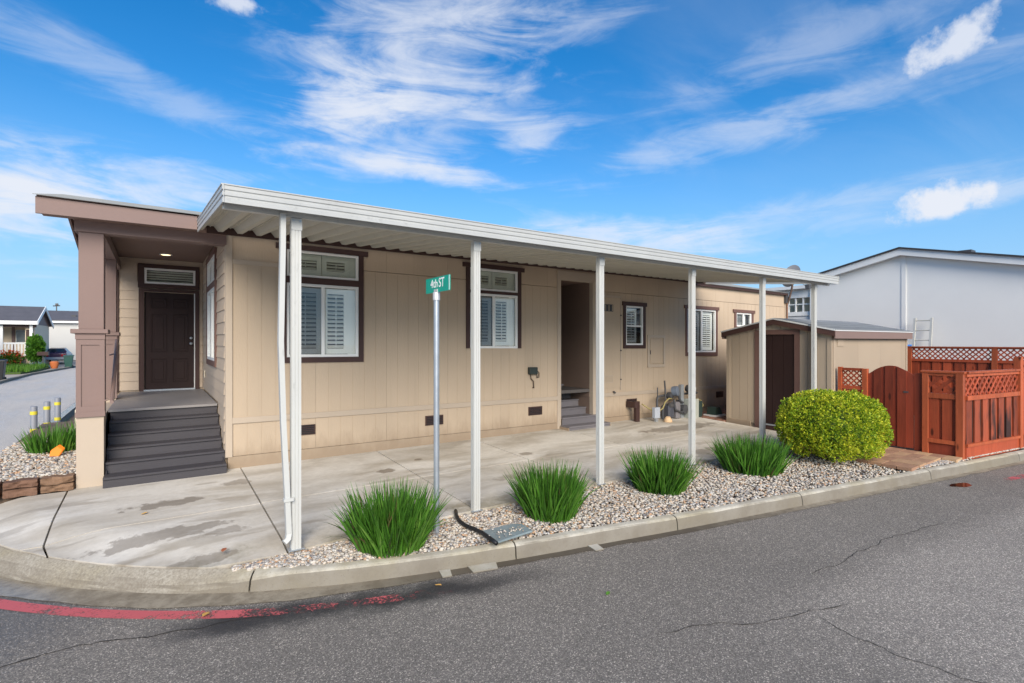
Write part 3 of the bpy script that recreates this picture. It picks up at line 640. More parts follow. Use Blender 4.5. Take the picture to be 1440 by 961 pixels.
# left bed: retaining blocks and pebbles
sp = []
while len(sp) < 5200:
    u = random.uniform(-1.98, -.84); v = random.uniform(8.93, 12.3); sp.append((u, v, -1.745 + random.uniform(-.015, .012) + .01 * math.sin(u * 7 + v * 3), random.choice((.016, .02, .024, .028))))
pebbles('pebble_bed', sp)
tag(box('bed_ground', SOIL, None, -1.99, -.82, 8.9, 15, -2.1, -1.765), kind='structure')
rw = thing('retaining_wall', 'low two-course wall of rough brown blocks holding pale pebbles', 'garden wall', (-1.4, 8.8, padz(8.8)))
def rough_block(w, d, h):
    bm = bmesh.new(); bmesh.ops.create_cube(bm, size=1)
    for v in bm.verts: v.co = Vector((v.co.x * w, v.co.y * d, v.co.z * h))
    bmesh.ops.subdivide_edges(bm, edges=bm.edges, cuts=5, use_grid_fill=True)
    se = random.random() * 50
    for v in bm.verts:
        n = mnoise.noise(Vector((v.co.x * 9, v.co.y * 9, v.co.z * 16)) + Vector((se, 0, 0))); n2 = mnoise.noise(v.co * 26 + Vector((0, se, 0)))
        k = .034 if v.co.y < -d * .3 else .008
        e = (abs(v.co.x) > w * .49) + (abs(v.co.z) > h * .49) + (abs(v.co.y) > d * .49)
        v.co += Vector((n2 * .006, n * k + n2 * k * .8, n * .010)); v.co *= (1 - .03 * max(0, e - 1))
    me = bpy.data.meshes.new('block'); bm.to_mesh(me); bm.free(); me.materials.append(BLOCK); return me
bms = [rough_block(.325, .17, .090) for _ in range(4)]
for row, (z, off) in enumerate(((padz(8.8) + .05, .0), (padz(8.8) + .150, .17))):
    for k in range(5):
        u = -1.03 - k * .35 + off * -1 + (.0 if row == 0 else .17)
        if u < -2.1: continue
        piece('block', random.choice(bms), rw, (u, 8.86 + (.012 if row else 0) + random.uniform(-.01, .01), z), (0, 0, random.uniform(-.03, .03)))
for k in range(4):                                                          # the wall turns up along the side street
    for row in range(2): piece('block', random.choice(bms), rw, (-2.0, 9.1 + .35 * k + .17 * row, padz(8.8) + .05 + .1 * row), (0, 0, R(-90)))

# ------------------------------------------------------------------ the house
H = thing('manufactured_house', 'long single-storey tan manufactured home with dark brown window trim and recessed corner porch', 'house', (8.9, 9, -1.95))
VF = 8.9
W1 = (1.736, 2.9, -.247, 1.491); W2 = (5.11, 6.263, -.10, 1.50); W3 = (9.496, 10.12, -.016, .95); W4 = (11.876, 13.164, -.206, .985); W5 = (14.171, 14.964, .55, .965)
DR = (7.43, 8.40, -2.2, 1.43)
HOLES = [W1, W2, W3, W4, W5, DR]
def grooved(name, mat, u0, u1, z0, z1, holes, vf=VF, vb=VF + .09, groove=True):
    for h in holes:
        if h[0] <= u0 and h[1] >= u1 and z0 < h[2] and h[3] < z1:
            grooved(name, mat, u0, u1, z0, h[2], holes, vf, vb, groove); grooved(name, mat, u0, u1, h[3], z1, holes, vf, vb, groove); return
    mb = MB(shear); xs = {u0, u1}; gr = []
    if groove:
        k = math.ceil((u0 - .97) / .2032)
        while .97 + k * .2032 < u1 - .02:
            g = .97 + k * .2032; k += 1
            if g > u0 + .03: gr.append((g - .0035, g + .0035)); xs |= {g - .0035, g + .0035}
    zs = {z0, z1}
    for h in holes:
        for x in h[:2]:
            if u0 < x < u1: xs.add(x)
        for z in h[2:]:
            if z0 < z < z1: zs.add(z)
    xs = sorted(xs); zs = sorted(zs); n = 0
    for a, b in zip(xs[:-1], xs[1:]):
        if b - a < 1e-5: continue
        c = (a + b) / 2; gv = any(g0 < c < g1 for g0, g1 in gr)
        for d, e in zip(zs[:-1], zs[1:]):
            m = (d + e) / 2
            if any(h[0] < c < h[1] and h[2] < m < h[3] for h in holes): continue
            mb.box(a, b, vf + (.004 if gv else 0), vb, d, e); n += 1
    if n: mb.build(name, mat, H)
u = .97
edges = []
while u < 16.93:
    if not DR[0] - .3 < u < DR[1] + .3: edges.append(u)
    u += 1.2192
edges = sorted(edges + [DR[0], DR[1], 16.94])
for a, b in zip(edges[:-1], edges[1:]):
    grooved('siding_panel', TAN, a + .0015, b - .0015, -1.2, 1.243, HOLES)
    grooved('skirting_panel', TAN, a + .0015, b - .0015, -1.745, -1.2, [DR], vf=VF + .004)
    grooved('upper_panel', TAN, a + .0015, b - .0015, 1.252, 1.69, [W1, W2, DR], groove=False, vf=VF + .002)
for a, b in ((.97, DR[0] - .1), (DR[1] + .1, 16.93)):
    box('belt_board', TAN2, H, a, b, VF - .018, VF + .02, -1.247, -1.16, xf=shear)
    box('base_board', SKIRT, H, a - .06, b, VF - .012, VF + .1, -2.12, -1.75, xf=shear)
box('corner_board', TAN2, H, .875, .968, VF - .022, VF + .1, -1.75, 1.62, xf=shear)
box('corner_board', TAN2, H, 16.9, 16.985, VF - .022, VF + .08, -1.75, 1.62, xf=shear)
box('trim_board', TAN2, H, .97, 1.64, VF - .014, VF + .01, 1.18, 1.25, xf=shear)
box('trim_board', TAN2, H, DR[0] - .1, DR[0] + .004, VF - .02, VF + .1, -1.95, 1.63, xf=shear)
box('trim_board', TAN2, H, DR[1] - .004, DR[1] + .1, VF - .02, VF + .1, -1.95, 1.63, xf=shear)
box('trim_board', TAN2, H, DR[0] + .005, DR[1] - .005, VF - .018, VF + .1, DR[3] - .004, 1.63, xf=shear)
# windows
def louvres(parent, u0, u1, z0, z1, n, v, mat, tilt=28, frame=.05, rod=True, post='shutter_frame'):
    """a hinged plantation shutter: stiles, rails and separate tilted slats"""
    f = MB(shear)
    f.box(u0, u0 + frame, v, v + .025, z0, z1).box(u1 - frame, u1, v, v + .025, z0, z1)
    f.box(u0 + frame, u1 - frame, v, v + .025, z0, z0 + frame * 1.3).box(u0 + frame, u1 - frame, v, v + .025, z1 - frame * 1.3, z1)
    if rod: f.box((u0 + u1) / 2 - .006, (u0 + u1) / 2 + .006, v - .022, v - .012, z0 + frame * 1.6, z1 - frame * 1.6)
    f.build('shutter_frame', mat, parent)
    a, b = z0 + frame * 1.3, z1 - frame * 1.3; st = (b - a) / n; hw = st * .46; w = u1 - u0 - 2 * frame - .006
    c, s = math.cos(R(tilt)), math.sin(R(tilt))
    me = mesh_only(MB().hexa([(-w / 2, -hw * c, -hw * s - .004), (w / 2, -hw * c, -hw * s - .004), (w / 2, hw * c, hw * s - .004), (-w / 2, hw * c, hw * s - .004)], [(-w / 2, -hw * c, -hw * s + .004), (w / 2, -hw * c, -hw * s + .004), (w / 2, hw * c, hw * s + .004), (-w / 2, hw * c, hw * s + .004)]), 'slat', mat)
    for i in range(n):
        p = shear(((u0 + u1) / 2, v + .012, a + st * (i + .5))); piece('slat', me, parent, p)
def wframe(parent, u0, u1, z0, z1, w=.045, v0=VF - .012, mull=None, rail=None):
    f = MB(shear)
    f.box(u0, u0 + w, v0, v0 + .06, z0, z1).box(u1 - w, u1, v0, v0 + .06, z0, z1)
    f.box(u0 + w, u1 - w, v0, v0 + .06, z0, z0 + w).box(u0 + w, u1 - w, v0, v0 + .06, z1 - w, z1)
    if mull: f.box(mull - w * .6, mull + w * .6, v0 + .004, v0 + .055, z0 + w, z1 - w)
    if rail: f.box(u0 + w, u1 - w, v0 + .004, v0 + .055, rail - w * .5, rail + w * .5)
    return f.build('window_frame', WHITE, parent, bevel=.004)
def pane(parent, u0, u1, z0, z1, mat=GLASS, v=VF + .018):
    return MB(shear).box(u0, u1, v, v + .004, z0, z1).build('pane', mat, parent)
def casing(u0, u1, z0, z1, head, bot, side=.085, mat=DARK, ov=.075, label=None, mid=None):
    c = MB(shear); v0, v1 = VF - .026, VF + .03
    c.box(u0 - side, u0, v0, v1, z0 - (bot if bot else 0), z1).box(u1, u1 + side, v0, v1, z0 - (bot if bot else 0), z1)
    if bot: c.box(u0, u1, v0, v1, z0 - bot, z0)
    if mid: c.box(u0, u1, v0, v1, mid[0], mid[1])
    c.box(u0 - side - ov, u1 + side + ov, v0 - .012, v1, z1, z1 + head)
    w = c.build('window', mat, H)
    if label: w['label'] = label
    return w
# big sliding windows with a transom above
for (W_, bot, lab) in ((W1, .088, 'tall window with dark brown trim behind the first canopy post'), (W2, 0, 'tall window with dark brown trim left of the recessed side door')):
    u0, u1, z0, z1 = W_; zt = 1.0 if W_ is W2 else .955
    lt = 1.06; mid = (zt, lt)
    w = casing(u0, u1, z0, z1, .085, bot, mid=mid, label=lab)
    m_ = (u0 + u1) / 2 - .01
    wframe(w, u0, u1, lt, z1, .04); pane(w, u0 + .03, u1 - .03, lt + .02, z1 - .02)
    wframe(w, u0, u1, z0, zt, .045, mull=m_)
    pane(w, u0 + .03, m_, z0 + .02, zt - .02, SCREEN); pane(w, m_, u1 - .03, z0 + .02, zt - .02)
    louvres(w, u0 + .05, m_ - .01, lt + .04, z1 - .04, 3, VF + .07, SHUTG, 40, .075, True); louvres(w, m_ + .0, u1 - .14, lt + .04, z1 - .04, 3, VF + .07, SHUTG, 40, .075, True)
    MB(shear).box(u1 - .137, u1 - .03, VF + .075, VF + .098, lt + .03, z1 - .03).build('shutter_frame', SHUTG, w)
    louvres(w, u0 + .05, m_ - .02, z0 + .05, zt - .05, 13, VF + .07, SHUT, 35, .07); louvres(w, m_ + .02, u1 - .16, z0 + .05, zt - .05, 13, VF + .07, SHUT, 35, .07); MB(shear).box(u1 - .157, u1 - .035, VF + .075, VF + .098, z0 + .03, zt - .03).build('shutter_frame', SHUT, w)
u0, u1, z0, z1 = W3
w = casing(u0, u1, z0, z1, .095, .085, .085, DARK, .035, 'narrow single-hung window with dark trim by the utility closet')
wframe(w, u0, u1, z0, z1, .04, rail=.455); pane(w, u0 + .03, u1 - .03, .47, z1 - .03); pane(w, u0 + .03, u1 - .03, z0 + .03, .45, SCREEN)
louvres(w, u0 + .06, u1 - .16, z0 + .06, z1 - .06, 11, VF + .07, SHUT, 35, .06)
u0, u1, z0, z1 = W4
w = casing(u0, u1, z0, z1, .09, .10, .07, MAUVE2, .06, 'wide sliding window with brown trim behind the fourth canopy post')
wframe(w, u0, u1, z0, z1, .045, mull=12.53); pane(w, u0 + .03, 12.53, z0 + .03, z1 - .03, SCREEN); pane(w, 12.53, u1 - .03, z0 + .03, z1 - .03)
louvres(w, u0 + .06, 12.50, z0 + .06, z1 - .06, 15, VF + .07, SHUT, 35, .07); louvres(w, 12.55, u1 - .07, z0 + .06, z1 - .06, 15, VF + .07, SHUT, 35, .07)
u0, u1, z0, z1 = W5
w = casing(u0, u1, z0, z1, .09, .09, .10, MAUVE2, .07, 'small high window with brown trim above the shed roof')
wframe(w, u0, u1, z0, z1, .045, mull=14.56); pane(w, u0 + .03, 14.56, z0 + .03, z1 - .03, SCREEN); pane(w, 14.56, u1 - .03, z0 + .03, z1 - .03)
louvres(w, u0 + .05, u1 - .2, z0 + .05, z1 - .05, 5, VF + .07, SHUT, 35, .06)
# rooms behind the windows, side walls, floor
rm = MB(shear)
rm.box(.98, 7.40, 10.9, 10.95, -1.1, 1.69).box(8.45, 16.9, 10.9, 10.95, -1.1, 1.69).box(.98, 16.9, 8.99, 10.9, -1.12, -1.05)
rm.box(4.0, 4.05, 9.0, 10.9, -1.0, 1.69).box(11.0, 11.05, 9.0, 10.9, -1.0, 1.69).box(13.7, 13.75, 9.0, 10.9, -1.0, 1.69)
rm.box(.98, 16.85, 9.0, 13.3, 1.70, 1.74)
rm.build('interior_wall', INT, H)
box('end_wall', TAN, H, 16.86, 16.94, 8.995, 13.5, -2.1, 1.66, xf=shear); box('rear_wall', TAN, H, -.86, 16.94, 13.5, 13.6, -2.1, 1.66, xf=shear)
# recessed side entrance
box('recess_wall', RECESS, H, 8.40, 8.45, 9.0, 10.9, -2.0, 1.6, xf=shear); box('recess_wall', DARK, H, 7.38, 7.43, 9.0, 10.9, -2.0, 1.6, xf=shear)
box('trim_board', RECESS, H, 8.385, 8.40, 9.0, 10.3, -1.24, -1.16, xf=shear)
box('recess_ceiling', SOFFIT, H, 7.43, 8.40, 9.0, 10.9, 1.45, 1.5, xf=shear)
sd_ = box('side_door', DOORM, H, 7.47, 8.36, 10.30, 10.345, -.97, 1.12, xf=shear)
MB(shear).lathe((7.54, 10.27, -.02), [(.03, -.03), (.035, 0), (.03, .03)], 10).build('door_handle', STEEL, sd_)
box('door_frame', DARK, H, 7.44, 7.47, 10.28, 10.36, -.97, 1.16, xf=shear); box('door_frame', DARK, H, 8.36, 8.39, 10.28, 10.36, -.97, 1.16, xf=shear); box('door_frame', DARK, H, 7.47, 8.36, 10.28, 10.36, 1.125, 1.2, xf=shear)
# utility closet door with louvred vents, electrical panel
cl = box('closet_door', TAN, H, 8.62, 9.30, VF - .012, VF - .001, -1.05, 1.11, xf=shear)
ct = MB(shear).box(8.55, 8.615, VF - .02, VF - .001, -1.1, 1.17).box(9.305, 9.34, VF - .02, VF - .001, -1.1, 1.17).box(8.615, 9.305, VF - .02, VF - .001, 1.115, 1.17).build('closet_trim', TAN2, H)
for z in (.78, -.92):
    g = box('closet_vent', PIPE if z > 0 else TAN2, H, 8.70, 9.06, VF - .018, VF - .0125, z, z + .17, xf=shear)
    for k in range(9): box('vent_fin', DGREY if (z > 0 and k % 3 != 2) else SKIRT, g, 8.715 + k * .038, 8.735 + k * .038, VF - .025, VF - .0185, z + .015, z + .155, xf=shear)
for z in (.70, -.15, -.85): MB(shear).lathe((9.31, VF - .03, z), [(.016, -.014), (.02, 0), (.016, .014)], 8).build('closet_latch', DGREY, H)
ep = MB(shear).box(10.28, 10.35, VF - .03, VF - .001, -.58, .24).box(10.88, 10.95, VF - .03, VF - .001, -.58, .24).box(10.35, 10.88, VF - .03, VF - .001, -.58, -.51).box(10.35, 10.88, VF - .03, VF - .001, .17, .24).build('electric_panel', TAN2, H)
MB(shear).box(10.375, 10.855, VF - .022, VF - .001, -.485, .145).build('panel_cover', TAN, ep)
MB(shear).box(10.37, 10.39, VF - .03, VF - .0225, -.25, -.15).build('latch', DGREY, ep)
# crawl-space vents
for (a, b, z0, z1) in ((1.85, 2.18, -1.515, -1.352), (4.158, 4.527, -1.545, -1.365), (6.546, 6.909, -1.53, -1.35), (9.533, 9.888, -1.525, -1.345), (13.191, 13.52, -1.50, -1.33)):
    g = box('crawl_vent', DARK, H, a, b, VF - .014, VF + .003, z0, z1, xf=shear)
    for k in range(5): box('vent_fin', BLACKP, g, a + .02, b - .02, VF - .022, VF - .0145, z0 + .02 + k * .03, z0 + .034 + k * .03, xf=shear)
# return wall (lap siding), porch
ret = H
BH = .186; zz = -1.93; RW = (10.235, 11.85, -.34, 1.52)
def lap_u(v0, v1, z):   # board on the return wall, facing -u
    MB().hexa([(.862, v0, z), (.89, v0, z), (.89, v1, z), (.862, v1, z)], [(.876, v0, z + BH + .012), (.89, v0, z + BH + .012), (.89, v1, z + BH + .012), (.876, v1, z + BH + .012)]).build('lap_board', LAP, H)
def lap_v(u0, u1, z):
    MB().hexa([(u0, 13.182, z), (u1, 13.182, z), (u1, 13.21, z), (u0, 13.21, z)], [(u0, 13.196, z + BH + .012), (u1, 13.196, z + BH + .012), (u1, 13.21, z + BH + .012), (u0, 13.21, z + BH + .012)]).build('lap_board', LAP, H)
while zz < 1.70:
    zt = zz + BH
    if zz < -1.06: lap_u(8.985, 10.0, zz)
    elif zz + BH > RW[2] - .09 and zz < RW[3] + .09:
        lap_u(8.985, RW[0] - .085, zz); lap_u(RW[1] + .085, 13.18, zz)
    else: lap_u(8.985, 13.18, zz)
    if zz > -1.08:
        if zz < 1.08: lap_v(-.60, -.275, zz); lap_v(.80, .86, zz)
        elif zz < 1.55: lap_v(-.60, -.30, zz); lap_v(.815, .86, zz)
        else: lap_v(-.60, .86, zz)
    zz += BH
MB().box(.892, .97, 8.99, RW[0], -2.0, 1.75).box(.892, .97, RW[1], 13.3, -2.0, 1.75).box(.892, .97, RW[0], RW[1], -2.0, RW[2]).box(.892, .97, RW[0], RW[1], RW[3], 1.75).build('return_wall', TAN, H)
MB().box(-.86, -.18, 13.212, 13.3, -2.0, 1.75).box(.73, .89, 13.212, 13.3, -2.0, 1.75).box(-.18, .73, 13.212, 13.3, 1.03, 1.2).box(-.18, .73, 13.212, 13.3, 1.52, 1.75).box(-.18, .73, 13.212, 13.3, -2.0, -1.0).build('porch_back_wall', TAN, H)
box('trim_board', DARK, H, -.70, -.605, 13.16, 13.21, -1.03, 1.72)
# narrow window on the return wall
c = MB(); a, b, z0, z1 = RW
c.box(.84, .885, a - .08, a, z0 - .1, z1).box(.84, .885, b, b + .08, z0 - .1, z1).box(.84, .885, a, b, z0 - .1, z0).box(.832, .885, a - .1, b + .1, z1, z1 + .09).box(.84, .885, a, b, .96, 1.06)
rwn = c.build('window', MAUVE2, H); rwn['label'] = 'tall narrow window on the porch return wall'
for (q0, q1) in ((z0, .96), (1.06, z1)):
    MB().box(.85, .90, a, a + .05, q0, q1).box(.85, .90, b - .05, b, q0, q1).box(.85, .90, a + .05, b - .05, q0, q0 + .05).box(.85, .90, a + .05, b - .05, q1 - .05, q1).box(.855, .895, (a + b) / 2 - .03, (a + b) / 2 + .03, q0 + .05, q1 - .05).build('window_frame', WHITE, rwn)
    MB().box(.878, .882, a + .04, b - .04, q0 + .04, q1 - .04).build('pane', GLASS, rwn)
MB().box(.98, 1.0, a, b, z0, z1).build('shutter_panel', SHUT, rwn)
# front door with casing and transom
dz = -1.0
door = MB().box(-.182, .70, 13.215, 13.25, dz, 1.035).build('front_door', DOORM, H)
for (p0, p1, q0, q1) in ((-.07, .21, .70, .90), (.31, .59, .70, .90), (-.07, .21, -.22, .58), (.31, .59, -.22, .58), (-.07, .21, -.86, -.36), (.31, .59, -.86, -.36)):
    fr = MB().box(p0, p0 + .022, 13.203, 13.2145, q0, q1).box(p1 - .022, p1, 13.203, 13.2145, q0, q1).box(p0 + .022, p1 - .022, 13.203, 13.2145, q0, q0 + .022).box(p0 + .022, p1 - .022, 13.203, 13.2145, q1 - .022, q1)
    fr.box(p0 + .06, p1 - .06, 13.207, 13.2145, q0 + .06, q1 - .06).build('door_panel', DOORM, door, bevel=.004)
for z in (-.045, .075): MB().add(*(lambda m: (m.v, m.f))(MB().tube([(.645, 13.215, z), (.645, 13.19, z), (.645, 13.17, z), (.645, 13.15, z)], [.028, .026, .03, .016], 12))).build('door_handle', GALV, door, smooth=True)
box('threshold', GALV, H, -.19, .72, 13.12, 13.21, -1.035, -1.0)
dc = MB().box(-.265, -.185, 13.165, 13.21, -1.03, 1.10).box(.72, .797, 13.165, 13.21, -1.03, 1.10).box(-.185, .72, 13.165, 13.21, 1.04, 1.10).build('door_casing', DARK, H)
box('door_jamb', PLASTER, H, .702, .719, 13.17, 13.2145, -1.0, 1.035)
tw = MB().box(-.287, -.18, 13.16, 13.21, 1.115, 1.615).box(.723, .803, 13.16, 13.21, 1.115, 1.615).box(-.18, .723, 13.16, 13.21, 1.115, 1.205).box(-.18, .723, 13.16, 13.21, 1.53, 1.615).build('window', DARK, H); tw['label'] = 'wide low transom window above the front door'
MB().box(-.18, -.14, 13.17, 13.22, 1.205, 1.53).box(.683, .723, 13.17, 13.22, 1.205, 1.53).box(-.14, .683, 13.17, 13.22, 1.205, 1.245).box(-.14, .683, 13.17, 13.22, 1.49, 1.53).build('window_frame', WHITE, tw)
MB().box(-.15, .69, 13.20, 13.204, 1.23, 1.50).build('pane', GLASS, tw)
for k in range(5): MB().box(-.14, .68, 13.25, 13.29, 1.25 + k * .05, 1.28 + k * .05).build('slat', SHUTG, tw)
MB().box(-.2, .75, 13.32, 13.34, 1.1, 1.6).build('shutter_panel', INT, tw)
# porch floor, ceiling, beam, columns
box('porch_floor', PORCHF, H, -.58, .858, 9.90, 13.2, -1.065, -1.03)
box('porch_skirt', TAN2, H, -.82, -.60, 9.16, 13.2, -2.1, -1.07); box('porch_skirt', DGREY, H, -.55, .85, 9.97, 10.0, -2.0, -1.07)
box('porch_ceiling', SOFFIT, H, -.95, .875, 9.06, 13.5, 1.72, 1.75)
pl_ = MB().lathe((.18, 12.3, 1.70), [(.105, .02), (.11, .008), (.085, .004), (.08, .014)], 20).build('recessed_light', WHITE, H)
MB().lathe((.18, 12.3, 1.70), [(.078, .006), (.078, .012)], 20).build('bulb', LAMP, pl_)
box('porch_beam', MAUVE, H, -.87, .885, 8.84, 9.05, 1.45, 1.62); box('porch_beam', MAUVE, H, -.86, -.57, 9.05, 13.4, 1.45, 1.62)
def column(v0):
    c = MB().box(-.83, -.565, v0 + .02, v0 + .285, .165, 1.449).build('porch_column', MAUVE, H, bevel=.004)
    p = MB()
    p.box(-.851, -.56, v0, v0 + .30, -1.0, .105)
    p.build('pedestal', MAUVE, c)
    f = MB(); f.box(-.853, -.80, v0 - .014, v0 - .001, -.93, .03).box(-.61, -.555, v0 - .014, v0 - .001, -.93, .03).box(-.80, -.61, v0 - .014, v0 - .001, -.045, .03).box(-.80, -.61, v0 - .014, v0 - .001, -.93, -.86)
    f.box(-.86, -.55, v0 - .024, v0 - .0145, -1.0, -.93).box(-.86, -.55, v0 - .024, v0 - .0145, .03, .105)
    f.build('panel_frame', MAUVE, c)
    box('cap', MAUVE, c, -.905, -.515, v0 - .055, v0 + .35, .106, .164, bevel=.005)
    b = MB().box(-.851, -.565, v0 + .004, v0 + .29, padz(8.85) - .1, -1.001).build('column_base', TAN2, c)
    return c
column(8.85); column(11.55)
hr = MB().tube([(-.47, 9.95, .02), (-.47, 9.85, .02), (-.47, 8.72, -.80), (-.47, 8.66, -.80)], .024, 8); hr.tube([(-.47, 9.6, -.175), (-.55, 9.6, -.2)], .01, 6); hr.tube([(-.47, 8.8, -.76), (-.55, 8.8, -.79)], .01, 6)
hr.build('handrail', MAUVE, H, smooth='angle')
MB().box(.845, .862, 12.5, 12.6, -.75, -.6).build('outlet_box', BEIGE, H)
# roof: two slopes, soffit, fascias, shingle courses
RZ, RS, RV = 1.775, .23, 11.0
def rz(v): return RZ + RS * (v - 8.5) if v <= RV else RZ + RS * (RV - 8.5) - RS * (v - RV)
e0, e1, em = -1.2, 16.97, 12.15
def rz2(v): return rz(v) - .145
roof = MB(shear)
for x0, x1, v0, f_ in ((e0 + .01, em, 8.5, rz), (em, e1, 8.80, rz2)):
    for va, vb in ((v0, RV), (RV, 13.95)):
        roof.hexa([(x0, va, f_(va) - .022), (x1, va, f_(va) - .022), (x1, vb, f_(vb) - .022), (x0, vb, f_(vb) - .022)], [(x0, va, f_(va)), (x1, va, f_(va)), (x1, vb, f_(vb)), (x0, vb, f_(vb))])
roof = roof.build('roof', SOFFIT, H)
def shingle_row(x0, x1, va, vb, f_, t):
    MB(shear).hexa([(x0, va, f_(va) + .002), (x1, va, f_(va) + .002), (x1, vb, f_(vb) + .002), (x0, vb, f_(vb) + .002)], [(x0, va, f_(va) + t), (x1, va, f_(va) + t), (x1, vb, f_(vb) + .004), (x0, vb, f_(vb) + .004)]).build('shingle_course', SHING, roof)
for x0, x1, v, f_ in ((e0 - .02, em - .002, 8.46, rz), (em + .002, e1 + .02, 8.77, rz2)):
    while v < RV - .05: shingle_row(x0, x1, v, min(v + .2, RV), f_, .010); v += .145
    v = 13.98
    while v > RV + .05: shingle_row(x0, x1, v, max(v - .4, RV), f_, .010); v -= .3
box('fascia_board', MAUVE, H, e0, .49, 8.5, 8.54, RZ - .205, RZ + .001)
box('fascia_board', DARK, H, .49, em, 8.52, 8.56, RZ - .085, RZ - .024, xf=shear); box('fascia_board', DARK, H, em + .002, e1, 8.81, 8.84, rz2(8.8) - .075, rz2(8.8) - .024, xf=shear)
for va, vb in ((8.54, RV), (RV, 13.9)):
    MB().hexa([(e0, va, rz(va) - .20), (e0 + .03, va, rz(va) - .20), (e0 + .03, vb, rz(vb) - .20), (e0, vb, rz(vb) - .20)], [(e0, va, rz(va) - .02), (e0 + .03, va, rz(va) - .02), (e0 + .03, vb, rz(vb) - .02), (e0, vb, rz(vb) - .02)]).build('rake_board', MAUVE, H)
MB(shear).box(e0 + .03, .87, 8.54, 8.838, RZ - .19, RZ - .175).build('soffit', SOFFIT, H)
MB(shear).box(.97, em, 8.56, VF - .003, RZ - .075, RZ - .06).build('soffit', SOFFIT, H)
MB().prism([(-.862, 8.9, 1.6), (-.862, 13.5, 1.6), (-.862, 13.5, rz(13.5) - .06), (-.862, RV, rz(RV) - .06), (-.862, 8.9, rz(8.9) - .06)], (.03, 0, 0)).build('gable_end', MAUVE, H)
MB(shear).prism([(16.9, 8.95, 1.6), (16.9, 13.5, 1.6), (16.9, 13.5, rz2(13.5) - .06), (16.9, RV, rz2(RV) - .06), (16.9, 8.95, rz2(8.95) - .06)], (.04, 0, 0)).build('gable_end', TAN, H)

# porch stairs and side stairs
ST = thing('porch_stairs', 'dark grey boarded stairs rising to the front porch beside the mauve column', 'stairs', (.15, 9.2, -1.95))
vs_ = [9.92, 9.68, 9.43, 9.18, 8.93, 8.68]; z = -1.03
for i in range(6):
    zt = -1.03 - .153 * i; zb = zt - .153 if i < 5 else padz(8.68) - .03
    ul = -.555 if i < 5 else -.565; ur = .855 if i < 4 else .872
    if i: box('tread', BOARDS, ST, ul, ur, vs_[i] - .025, vs_[i - 1] + .02 if i > 1 else 9.968, zt - .032, zt, bevel=.005)
    else: box('tread', PORCHF, ST, ul, ur, 9.885, 9.899, -1.066, -1.032)
    box('riser', BOARDS, ST, ul, ur, vs_[i], vs_[i] + .02, zb - .001, zt - .033)
for s_ in (-.545, .84): MB().prism([(s_, 8.72, -1.98), (s_, 9.96, -1.98), (s_, 9.96, -1.1), (s_, 8.72, -1.86)], (.01, 0, 0)).build('stringer', BOARDS, ST)
S2 = thing('side_stairs', 'grey painted steps rising into the dark recessed side doorway', 'stairs', (7.9, 9.0, -1.95))
for i, (zt, va, vb) in enumerate(((-1.0, 9.92, 10.28), (-1.16, 9.64, 9.95), (-1.32, 9.36, 9.67), (-1.48, 9.10, 9.39), (-1.64, 8.82, 9.13), (-1.80, 8.56, 8.85))):
    w0, w1 = (7.44, 8.39) if i < 4 else ((7.435, 8.60) if i == 4 else (7.40, 8.64))
    MB(shear).box(w0, w1, va, vb, zt - .03, zt).build('tread', GSTEP, S2)
    MB(shear).box(w0, w1, va + .02, va + .04, zt - .19 if i < 5 else -2.05, zt - .031).build('riser', GSTEP, S2)
MB(shear).box(7.385, 7.40, 8.57, 8.88, -2.05, -1.831).build('side_board', SKIRT, S2); MB(shear).box(8.64, 8.655, 8.57, 8.88, -2.05, -1.831).build('side_board', SKIRT, S2)

# ------------------------------------------------------------------ aluminium carport canopy
CP = thing('carport_canopy', 'long white aluminium carport canopy with ribbed underside along the house front', 'carport', (6.3, 5.5, -2.05))
C0, C1, CF, CB = .505, 12.16, 5.25, 8.53
zf, zb = 1.27, 1.575
def cz(v): return zf + (zb - zf) * (v - CF) / (CB - CF)
per = .2508; npan = int(round((C1 - C0 - .04) / per))
pr = [(0, 0), (.03, 0), (.085, .07), (.112, .07), (.125, .055), (.138, .07), (.165, .07), (.22, 0), (per, 0)]
def pan_mesh():
    mb = MB(); n = len(pr)
    for t in (0, .004):
        mb.v += [(x, v - CF, cz(v) - zf + z + t) for v in (CF + .03, CB) for x, z in pr]
    for t in (0, 1):
        o = t * 2 * n
        mb.f += [(o + i, o + i + 1, o + n + i + 1, o + n + i) for i in range(n - 1)]
    return mesh_only(mb, 'roof_pan', PAN)
pm_ = pan_mesh()
for i in range(npan): piece('roof_pan', pm_, CP, (C0 + .02 + i * per, CF, zf))
def fascia(pa, pb, out, name='fascia'):
    """ribbed gutter profile running from pa to pb, out = unit normal to the outside"""
    pa, pb, out = Vector(pa), Vector(pb), Vector(out); P = [(0, -.035), (.012, -.035), (.012, .005), (.004, .012), (.004, .024), (.013, .031), (.013, .058), (.005, .065), (.005, .077), (.014, .084), (.014, .118), (.022, .122), (.022, .132), (0, .132)]
    mb = MB(); n = len(P)
    for p in (pa, pb): mb.v += [tuple(p + out * o + Vector((0, 0, h))) for o, h in P]
    mb.f += [(i, (i + 1) % n, n + (i + 1) % n, n + i) for i in range(n)] + [tuple(range(n)), tuple(range(2 * n - 1, n - 1, -1))]
    mb.build(name, FASC, CP)
fascia((C0, CF, zf), (C1, CF, zf), (0, -1, 0)); fascia((C0 - .001, CF - .02, zf), (C0 - .001, CB, zb), (-1, 0, 0)); fascia((C1 + .001, CF - .02, zf), (C1 + .001, CB, zb), (1, 0, 0))
box('beam', ALU, CP, C0 + .01, C1 - .01, CF + .16, CF + .22, zf - .05, zf + .012)
